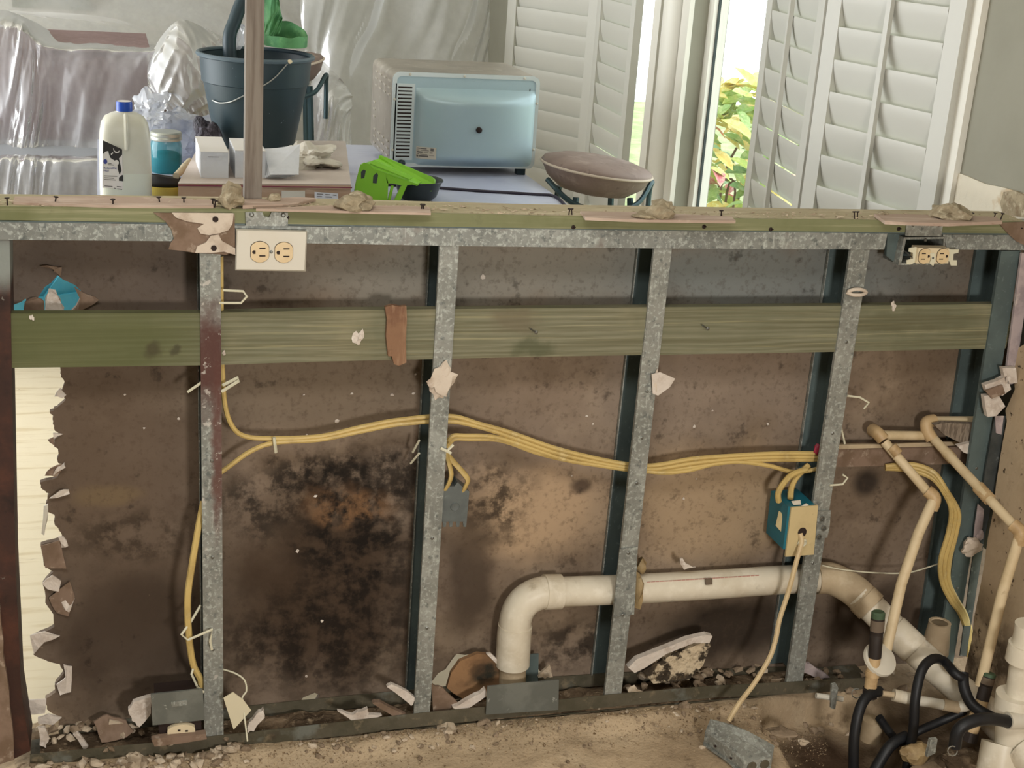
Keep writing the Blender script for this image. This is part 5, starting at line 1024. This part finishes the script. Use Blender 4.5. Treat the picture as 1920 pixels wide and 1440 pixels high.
mat('fabric_green', '#5f9a62', [('n', '#3f7a4c', 14, .4, .6, .7), ('n', '#86b87a', 22, .52, .68, .6)], rough=.6); mat('mesh_grey', '#8a9a90', rough=.7)
gy = c.y+.10; t = thing('green_fabric', 'crumpled green fabric cap resting on the back of the bucket', 'fabric', P(535, 84, gy))
b = patch([[(492, -30, gy), (505, -30, gy-.02), (518, -28, gy-.02), (522, 0, gy)], [(494, 20, gy), (508, 15, gy-.03), (520, 18, gy-.02), (528, 28, gy)], [(494, 55, gy), (505, 55, gy-.03), (516, 52, gy-.02), (529, 36, gy)], [(492, 84, gy), (502, 72, gy-.03), (515, 66, gy-.02), (524, 62, gy)]], 10, 12, [(.012, 5, 3, 3, 2, True), (.006, 12, 6, 5, 5, False)]); build(b, 'crown', 'fabric_green', t, True, ang=180)
cc = P(535, 66, gy); b = MB(); n = 36; top_ = []; vs = []
for k in range(n):
    a = 2*math.pi*k/n; x, y = math.cos(a)*.062, math.sin(a)*.085; dz = .030*max(0, math.sin(a))+.006*noise.noise(Vector((a*2, 3, 1)))
    vs += [cc+V(x, y, -.028), cc+V(x*1.02, y*1.02, .002+dz), cc+V(x*.97, y*.97, .002+dz)]
b.add(vs, [f for k in range(n) for f in ((3*k, 3*((k+1) % n), 3*((k+1) % n)+1, 3*k+1), (3*k+1, 3*((k+1) % n)+1, 3*((k+1) % n)+2, 3*k+2))]); build(b, 'brim', 'fabric_green', t, True)
b = MB(); b.prism([cc+V(x, y, -.02) for x, y in disc(.06, .082, 24)], (0, 0, .004)); build(b, 'lining', 'mesh_grey', t)
b = MB(); b.rock(P(446, 62, gy), (.020, .02, .035), 8, 3, .5); build(b, 'glitter_bag', 'plastic_bag', smooth=True, ang=20, label='crinkled clear film between the dark tube and the post', cat='bag')

# toaster oven
mat('oven_rear', '#b0c6cc', [('n', '#a4bbc1', 4, .4, .65, .4)], rough=.35, metal=.25, spec=.5); mat('oven_case', '#b3aa9d', [('n', '#8f877b', 6, .42, .65, .6), ('n', '#cfc9be', 25, .55, .68, .5)], rough=.35, metal=.55); mat('oven_trim', '#d3dcda', rough=.35, metal=.3)
ox0, ox1, oy = .652, 1.103, 1.80; oz = TZ+.022; ozt = P(735, 134, oy).z; oyb = min(2.24, PZ(645, 106, ozt).y)
t = thing('toaster_oven', 'silver toaster oven seen from behind on the table', 'oven', ((ox0+ox1)/2, oy, TZ))
def rrect(x0, x1, z0, z1, r, n=6):
    o = []
    for cx_, cz_, a0 in ((x1-r, z1-r, 0), (x0+r, z1-r, 90), (x0+r, z0+r, 180), (x1-r, z0+r, 270)):
        for k in range(n+1): a = math.radians(a0+90*k/n); o.append((cx_+math.cos(a)*r, cz_+math.sin(a)*r))
    return o
b = MB(); b.prism([V(x, oy+.006, z) for x, z in rrect(ox0, ox1, oz, ozt, .022)], (0, oyb-oy-.006, 0)); build(b, 'casing', 'oven_case', t, True)
b = MB(); o_ = rrect(ox0, ox1, oz, ozt, .022); i_ = rrect(ox0+.012, ox1-.012, oz+.012, ozt-.012, .014); n = len(o_)
b.add([V(x, oy-.002, z) for x, z in o_]+[V(x, oy-.002, z) for x, z in i_]+[V(x, oy+.010, z) for x, z in o_]+[V(x, oy+.004, z) for x, z in i_], [(k, (k+1) % n, n+(k+1) % n, n+k) for k in range(n)]+[(2*n+k, 2*n+(k+1) % n, (k+1) % n, k) for k in range(n)]+[(n+k, n+(k+1) % n, 3*n+(k+1) % n, 3*n+k) for k in range(n)]); build(b, 'rear_frame', 'oven_trim', t)
b = MB(); b.prism([V(x, oy+.001, z) for x, z in rrect(ox0+.011, ox1-.011, oz+.011, ozt-.011, .012)], (0, .006, 0)); rp = build(b, 'rear_panel', 'oven_rear', t)
pa, pb = P(781, 160, oy), P(996, 318, oy); bx0, bx1, bz1, bz0 = pa.x, pb.x, pa.z-.006, pb.z+.004
b = MB(); NU, NV = 40, 30
for j in range(NV+1):
    for i in range(NU+1):
        u, v_ = i/NU, j/NV; e = min(1, min(v_, 1-v_)/.16); e = e*e*(3-2*e); eu = min(1, min(u, 1-u)/.04); eu = eu*eu*(3-2*eu)
        d = (.010*eu*min(1, e*3)+.042*(1-(2*u-1)**2)*e); b.v.append(V(bx0+(bx1-bx0)*u, oy+.0008-d, bz0+(bz1-bz0)*v_))
for j in range(NV):
    for i in range(NU): a = j*(NU+1)+i; b.f.append((a, a+1, a+NU+2, a+NU+1))
build(b, 'rear_bulge', 'oven_rear', t, True, ang=180)
va, vb = P(742, 156, oy), P(772, 300, oy); b = MB(); b.box(((va.x+vb.x)/2, oy-.0005, (va.z+vb.z)/2), (vb.x-va.x, .003, va.z-vb.z)); vp = build(b, 'vent_panel', 'oven_trim', t)
b = MB()
for k in range(20): b.box(((va.x+vb.x)/2, oy-.0022, va.z-(k+1)*(va.z-vb.z)/21), ((vb.x-va.x)*.72, .001, .0042))
build(b, 'vent_slots', 'dark_slot', vp)
b = MB()
for k in range(9):
    for xx, o2 in ((ox1-.030, 0), (ox1-.018, .012)):
        if k == 8 and o2: continue
        b.box((xx, oy+.0008, oz+.055+k*.0225+o2), (.0032, .001, .016))
build(b, 'side_slots', 'dark_slot', rp)
cb_ = P(898, 244, oy-.052); b = MB(); b.lathe([(.009, 0), (.009, .006), (.005, .009)], V(cb_.x, oy-.051, cb_.z), (0, -1, 0), 14); build(b, 'spacer_stud', 'dark_slot', t, True)
for x, z in [(ox0+.05, ozt-.006), ((ox0+ox1)/2-.01, ozt-.006), (ox1-.05, ozt-.006), (ox0+.006, oz+.20), (ox1-.006, oz+.20), (ox0+.006, oz+.05), (ox1-.006, oz+.06)]:
    b = MB(); b.lathe([(.004, 0), (.004, .0015), (.002, .003)], V(x, oy-.002, z), (0, -1, 0), 10); build(b, 'screw', 'plate_white', t)
la, lb_ = P(779, 275, oy-.02), P(812, 298, oy-.02)
def bulge_d(x):
    u = (x-bx0)/(bx1-bx0); eu = min(1, max(0, min(u, 1-u)/.04)); return .010*eu*eu*(3-2*eu)+.042*(1-(2*u-1)**2)
def lab_poly(x0, x1, z0, z1, off, n=6): return [V(x0+(x1-x0)*k/n, oy-bulge_d(x0+(x1-x0)*k/n)-off, z0) for k in range(n+1)]+[V(x0+(x1-x0)*k/n, oy-bulge_d(x0+(x1-x0)*k/n)-off, z1) for k in range(n, -1, -1)]
def strip_grid(b, x0, x1, z0, z1, off, n=6):
    lo = [V(x0+(x1-x0)*k/n, oy-bulge_d(x0+(x1-x0)*k/n)-off, z0) for k in range(n+1)]; hi = [v+V(0, 0, z1-z0) for v in lo]; b.add(lo+hi, [(k, k+1, n+2+k, n+1+k) for k in range(n)])
lx0, lx1 = bx0+.006, bx0+.062; lz0, lz1 = lb_.z, la.z
b = MB(); strip_grid(b, lx0, lx1, lz0, lz1, .0007); lab = build(b, 'rating_label', 'plate_white', t)
b = MB(); W, Hh = lx1-lx0, lz1-lz0
for (u0, u1, v0, v1) in ((.04, .5, .82, .9), (.04, .62, .68, .73), (.04, .3, .5, .62), (.35, .6, .54, .58), (.04, .55, .36, .4), (.02, .1, .14, .3), (.14, .6, .16, .3), (.64, .9, .3, .34), (.66, .82, .5, .58), (.7, .86, .7, .92)): strip_grid(b, lx0+W*u0, lx0+W*u1, lz0+Hh*v0, lz0+Hh*v1, .0013, 3)
build(b, 'label_print', 'print_grey', lab)
b = MB()
for r0, rows_, colsn in ((.70, 3, 4), (.06, 3, 4)):
    for i in range(rows_):
        for j in range(colsn): b.box((ox0-.001, oy+.05+j*(oyb-oy-.10)/3.4, oz+(ozt-oz)*(r0+.075*i)+.01), (.004, .03, .005))
for i in range(3): b.box((ox0-.001, oyb-.06, oz+(ozt-oz)*(.38+.08*i)), (.004, .03, .005))
mat('oven_louver', '#cdc7bb', rough=.35, metal=.5); build(b, 'side_louvers', 'oven_louver', t)
for x in (ox0+.05, ox1-.035):
    for y in (oy+.03, oyb-.05):
        b = MB(); b.box((x, y, TZ+.012), (.026, .03, .024)); build(b, 'foot', 'tube_dark', t)
b = MB(); b.rock(P(753, 305, oy-.008), (.012, .009, .009), 3, 2, .3); build(b, 'cord_outlet', 'tube_dark', t, True)

# green basket, black bowl
mat('plastic_green', '#86c62f', [('n', '#78b828', 6, .4, .65, .4)], rough=.35, spec=.45)
gx = PZ(735, 384, TZ); GY = gx.y
t = thing('green_basket', 'bright green plastic drainer basket lying tilted at the wall', 'basket', (gx.x, GY, TZ))
outer = [(664, 352), (668, 340), (677, 308), (684, 304), (700, 307), (735, 330), (772, 342), (782, 345), (762, 347), (752, 362), (742, 382), (737, 383), (735, 380), (727, 380), (733, 350), (737, 345), (730, 344)]
def gp(pts, y0, y1, nm):
    b = MB(); b.px(pts, GY+y0, GY+y1); return build(b, nm, 'plastic_green', t)
gp([(664, 362), (668, 340), (676, 310), (683, 305), (692, 307), (700, 316), (708, 320), (718, 322), (726, 328), (728, 346), (726, 382), (690, 382), (668, 374)], -.02, -.014, 'side_wall')
gp([(722, 325), (740, 333), (772, 342), (783, 345), (766, 347), (755, 348), (736, 344), (726, 344)], -.02, -.014, 'shoulder')
gp([(752, 349), (764, 346), (758, 360), (748, 382), (736, 382), (741, 372)], -.02, -.014, 'front_strut')
b = MB(); b.tube(pxs([(726, 381, GY-.017), (729, 376, GY-.017), (736, 348, GY-.017)]), .004, 8); build(b, 'window_edge', 'plastic_green', t)
b = MB(); b.prism([P(676, 308, GY-.02), P(702, 317, GY-.02), P(726, 326, GY-.02), P(782, 345, GY-.02), P(798, 337, GY+.09), P(712, 297, GY+.09)], (0, .002, -.006)); build(b, 'slatted_top', 'plastic_green', t)
for k in range(5):
    f = k/4; b = MB(); a_, c_ = P(694+6*f, 309-5*f, GY-.015+.07*f), P(768+8*f, 339-4*f, GY-.015+.07*f); b.tube([a_+V(0, 0, .004), c_+V(0, 0, .004)], .003, 6); build(b, 'slat', 'plastic_green', t)
b = MB(); b.prism([P(712, 292, GY+.09), P(716, 292, GY+.09), P(812, 333, GY+.05), P(817, 337, GY+.05), P(816, 346, GY+.04), P(809, 359, GY+.02), P(798, 356, GY+.02), P(708, 308, GY+.09)], (0, .008, 0)); build(b, 'lip', 'plastic_green', t)
for pl in ([(677, 322), (682, 318), (686, 320), (683, 334), (677, 335)], [(700, 330), (706, 324), (709, 328), (706, 344), (699, 343)]):
    b = MB(); b.px(pl, GY-.0208, GY-.0202); build(b, 'slot', 'window_rubber', t)
c = PZ(800, 378, TZ); mat('bowl_black', '#2b3436', [('n', '#3d4849', 10, .45, .65, .5)], rough=.35); t = thing('black_bowl', 'small black bowl under the lip of the green basket', 'bowl', (c.x, c.y+.02, TZ))
rB = .066; hB = .052; b = MB(); b.lathe([(rB*.6, 0), (rB*.8, .012), (rB, hB), (rB*1.06, hB+.002), (rB*1.05, hB+.005), (rB*.96, hB), (rB*.74, .014), (rB*.3, .008)], (c.x-.02, c.y+.03, TZ), (0, 0, 1), 36); build(b, 'bowl', 'bowl_black', t, True)
c = PZ(757, 380, TZ+.01); b = MB(); b.lathe([(.03, 0), (.042, .008), (.045, .014), (.04, .012), (.02, .005)], (c.x, c.y-.05, TZ), (0, 0, 1), 28); build(b, 'glass_dish', 'jug_milk', smooth=True, label='pale shallow dish under the green basket', cat='dish')

# stools
mat('leather_brown', '#8d7a70', [('n', '#705d54', 7, .4, .65, .6), ('n', '#a89588', 18, .52, .7, .6), ('n', '#5f4a42', 50, .62, .7, .4)], rough=.6, bump=(120, .15, .001)); mat('leather_edge', '#c9b9a6', rough=.6); mat('tube_metal', '#3f5357', rough=.4, metal=.4)
def stool(label, c, rx, tilt, hz=.055):
    t = thing('bar_stool', label, 'stool', (c.x, c.y, 0), 'brown leather stools'); ax = Vector((math.sin(tilt), 0, math.cos(tilt)))
    b = MB(); pr = [(rx*.25, -hz), (rx*.62, -hz*.82), (rx*.86, -hz*.35), (rx*.985, hz*.22)]; b.lathe(pr, c, ax, 40); build(b, 'seat_shell', 'leather_brown', t, True, ang=60)
    b = MB(); b.lathe([(rx*.985, hz*.22), (rx, hz*.34), (rx*.96, hz*.5), (rx*.7, hz*.72), (rx*.3, hz*.8)], c, ax, 40); build(b, 'seat_top', 'leather_brown', t, True, ang=60)
    u = ax.orthogonal().normalized(); q = ax.cross(u); b = MB(); b.tube([c+ax*hz*.28+(u*math.cos(a)+q*math.sin(a))*rx*1.0 for a in [2*math.pi*k/48 for k in range(48)]], .004, 6, True); build(b, 'piping', 'leather_edge', t, True)
    b = MB(); s0 = [c+ax*(h)+V(.45*r_, -math.sqrt(max(0, 1-.45**2))*r_, 0)*1.004 for r_, h in pr[1:]]; b.tube(spline(s0, 4), .0022, 6); build(b, 'seam', 'leather_edge', t, True)
    b = MB(); b.tube(spline([c+V(-rx*.95, -.03, -hz*.2), c+V(-rx*.6, -.10, -hz*1.1), c+V(0, -.12, -hz*1.45), c+V(rx*.6, -.10, -hz*1.15), c+V(rx*.98, -.04, -hz*.25), c+V(rx*1.05, 0, -hz*.9), c+V(rx*1.06, 0, -hz*3)], 6), .008, 8); build(b, 'support_tube', 'tube_metal', t, True)
    for sx, sy in ((-1, -1), (1, -1), (1, 1), (-1, 1)):
        b = MB(); b.tube([c+V(sx*rx*.5, sy*rx*.5, -hz*.9), V(c.x+sx*rx*.85, c.y+sy*rx*.85, 0)], .010, 8); build(b, 'leg', 'tube_metal', t, True)
    return t
stool('round brown leather stool seat at the right end of the table', P(1117, 326, 1.70), .172, .10, .062)
stool('brown leather stool mostly hidden behind the bucket', P(545, 128, 2.5), .115, -.2, .055)

# ------------------------------------------------------------------ covered furniture and plastic sheeting
mat('cabinet_mauve', '#8d7473', [('n', '#7a6160', 5, .4, .65, .6), ('n', '#a38c87', 1, .5, .66, .5, (40, 40, 3))], rough=.6); mat('ledge_grey', '#8f9196', rough=.7); mat('screen_dark', '#3b4142', rough=.4); mat('picture_green', '#4a5446', [('n', '#2f3a33', 6, .4, .65, .7)], rough=.7)
zc = P(180, 97, 2.75).z; xc = P(276, 100, 2.75).x
t = thing('cabinet', 'mauve brown cabinet wrapped in plastic behind the milk jug', 'cabinet', (-.55, 3.0, 0)); b = MB(); b.box(((xc-1.25)/2, 3.0, zc/2), (xc+1.25, .5, zc)); build(b, 'body', 'cabinet_mauve', t); b = MB(); b.box(((xc-1.25)/2, 3.0, zc+.008), (xc+1.27, .53, .016)); build(b, 'top', 'cabinet_mauve', t)
zl = P(90, 292, 2.42).z; t = thing('bench', 'low grey bench under plastic in front of the cabinet', 'bench', (-.5, 2.45, 0)); b = MB(); b.box((-.62, 2.53, (zl-.041)/2), (1.14, .34, zl-.041)); build(b, 'bench_box', 'ledge_grey', t); b = MB(); b.box((-.62, 2.53, zl-.02), (1.16, .36, .04)); build(b, 'seat_board', 'ledge_grey', t)
p0, p1 = P(105, 60, 4.0), P(228, 88, 4.0); t = thing('dark_screen', 'dark flat screen seen dimly through the hanging plastic', 'screen', ((p0.x+p1.x)/2, 4.02, p1.z-.2)); b = MB(); b.box(((p0.x+p1.x)/2, 4.02, (p0.z+p1.z)/2-.08), (p1.x-p0.x, .04, p0.z-p1.z+.16)); build(b, 'panel', 'screen_dark', t); b = MB(); b.box(((p0.x+p1.x)/2, 4.04, (p1.z-.16)/2), (.1, .06, p1.z-.16)); build(b, 'stand', 'screen_dark', t)
p0, p1 = P(20, -60, 4.58), P(170, 20, 4.58); t = thing('wall_picture', 'dark green picture on the far wall behind the plastic', 'picture', ((p0.x+p1.x)/2, 4.58, p1.z)); b = MB(); b.box(((p0.x+p1.x)/2, 4.58, (p0.z+p1.z)/2), (p1.x-p0.x, .03, p0.z-p1.z)); build(b, 'canvas', 'picture_green', t)
def sheet(label, b, m, cat='plastic sheet'): return build(b, 'plastic_sheet', m, smooth=True, ang=180, label=label, cat=cat, group='plastic dust sheets in the dining room')
# over the cabinet
Yf = 2.70
b = patch([[(-80, 25, 3.25), (0, 20, 3.25), (60, 40, 3.22), (120, 72, 3.2), (200, 80, 3.2), (300, 84, 3.2)],
    [(-80, 55, 2.76), (0, 38, 2.76), (45, 46, 2.74), (90, 84, 2.72), (185, 88, 2.72), (290, 92, 2.72)],
    [(-80, 110, Yf-.04), (0, 100, Yf-.03), (50, 110, Yf-.05), (95, 120, Yf-.03), (190, 120, Yf-.04), (292, 120, Yf-.03)],
    [(-80, 220, Yf-.06), (0, 215, Yf-.05), (50, 215, Yf-.09), (100, 220, Yf-.05), (190, 220, Yf-.08), (290, 215, Yf-.04)],
    [(-80, 285, Yf-.14), (0, 285, Yf-.12), (50, 285, Yf-.16), (100, 288, Yf-.12), (190, 288, Yf-.14), (288, 280, Yf-.08)],
    [(-80, 300, 2.34), (0, 302, 2.34), (50, 302, 2.33), (100, 304, 2.33), (190, 304, 2.33), (285, 300, 2.33)],
    [(-80, 420, 2.30), (0, 420, 2.30), (50, 420, 2.29), (100, 420, 2.29), (190, 420, 2.29), (285, 420, 2.29)]], 22, 20,
    [(.014, 11, 2.5, 3, 2, True), (.005, 26, 6, 8, 5, True), (.0025, 50, 16, -9, 9, False)], push=(0, -1, .35)); sheet('clear crinkled plastic draped over the mauve cabinet at the left', b, 'plastic_film_clear')
b = patch([[(-80, -80, 3.75), (100, -80, 3.75), (300, -80, 3.72), (480, -80, 3.7), (570, -80, 3.7)], [(-80, 0, 3.7), (60, 15, 3.7), (300, 10, 3.7), (480, 10, 3.68), (570, 10, 3.68)], [(-80, 18, 3.6), (80, 40, 3.6), (280, 70, 3.6), (480, 80, 3.6), (572, 80, 3.6)], [(-80, 120, 3.5), (80, 140, 3.5), (280, 140, 3.5), (480, 150, 3.5), (574, 150, 3.5)], [(-80, 300, 3.5), (80, 320, 3.5), (280, 320, 3.5), (480, 320, 3.5), (576, 320, 3.5)]], 18, 16,
    [(.03, 3, 2.0, -3, 4, True), (.010, 8, 3, -6, 7, True)]); sheet('pale plastic sheet hanging across behind the cabinet and bucket', b, 'plastic_film')
b = patch([[(282, 100, 2.75), (300, 70, 2.72), (335, 36, 2.72), (380, 50, 2.75), (420, 70, 2.8)], [(276, 130, 2.66), (300, 110, 2.58), (340, 90, 2.56), (380, 95, 2.6), (415, 110, 2.72)], [(280, 165, 2.62), (305, 170, 2.54), (340, 160, 2.50), (375, 165, 2.54), (410, 170, 2.7)], [(300, 195, 2.64), (318, 200, 2.56), (345, 205, 2.54), (370, 205, 2.58), (395, 205, 2.7)], [(320, 215, 2.7), (330, 225, 2.62), (348, 235, 2.6), (366, 235, 2.64), (385, 230, 2.72)]], 18, 18,
    [(.035, 4, 3, 3, 11, True), (.012, 9, 6, -7, 3, True)]); sheet('crumpled plastic heap between the cabinet and the bucket', b, 'plastic_film')
t = thing('covered_chair', 'grey brown chair back hidden under the crumpled plastic heap', 'chair', (P(345, 200, 2.85).x, 2.9, 0)); pc = P(345, 60, 2.9); pc.x += .05; b = MB(); b.prism([V(pc.x+x, 2.86, z) for x, z in rrect(-.13, .13, .42, pc.z-.02, .06)], (0, .05, 0)); build(b, 'chair_back', 'leather_brown', t, True); b = MB(); b.box((pc.x+.02, 2.98, .40), (.3, .36, .05)); build(b, 'seat', 'leather_brown', t)
for sx in (-.09, .14):
    for y in (2.84, 3.1): b = MB(); b.box((pc.x+sx, y, .2), (.03, .03, .4)); build(b, 'leg', 'table_leg', t)
b = patch([[(555, -90, 3.3), (640, -90, 3.25), (740, -90, 3.3), (840, -90, 3.25), (918, -90, 3.3)], [(566, 60, 3.3), (640, 40, 3.2), (740, 50, 3.28), (840, 40, 3.2), (917, 40, 3.3)], [(585, 170, 3.24), (650, 150, 3.12), (740, 150, 3.22), (840, 150, 3.14), (914, 150, 3.26)], [(560, 420, 3.1), (660, 420, 3.0), (760, 420, 3.1), (850, 420, 3.0), (908, 420, 3.15)]], 22, 22,
    [(.045, 5, .8, 2.4, 3, False), (.016, 14, 1.3, 5, 8, True), (.004, 30, 3, 9, 5, False)]); sheet('whitish plastic sheet hanging in folds behind the oven', b, 'plastic_film_white')
b = patch([[(570, 90, 2.9), (600, 110, 2.85), (640, 150, 2.8), (660, 180, 2.8)], [(575, 170, 2.85), (605, 180, 2.75), (630, 200, 2.7), (655, 220, 2.75)], [(580, 300, 2.8), (610, 300, 2.68), (640, 300, 2.66), (660, 300, 2.7)]], 16, 18, [(.04, 4, 1.2, 3, 6, True), (.012, 10, 2.5, 5, 2, True)]); sheet('gathered plastic folds between the bucket and the oven', b, 'plastic_film')

# blue tub seen through the upper left hole
mat('tub_blue', '#6fd6f2', [('n', '#4fc4ea', 8, .45, .6, .6)], rough=.4)
a0 = P(-20, 560, .33); a1 = P(160, 560, .33); zt_ = P(118, 520, .33).z
t = thing('blue_tub', 'bright blue plastic tub seen through the torn upper left hole', 'tub', ((a0.x+a1.x)/2, .42, TZ))
b = MB(); b.px([(8, 640), (12, 562), (50, 562), (80, 560), (112, 516), (168, 548), (165, 640)], .33, .345); build(b, 'front_wall', 'tub_blue', t)
b = MB(); q = P(128, 575, .33); b.px([(100, 556), (150, 548), (152, 570), (128, 585), (118, 600)], .322, .33); build(b, 'folded_flap', 'tub_blue', t)
b = MB(); b.box((-.15, .46, TZ+.045), (.42, .22, .088)); build(b, 'tub_body', 'tub_blue', t)
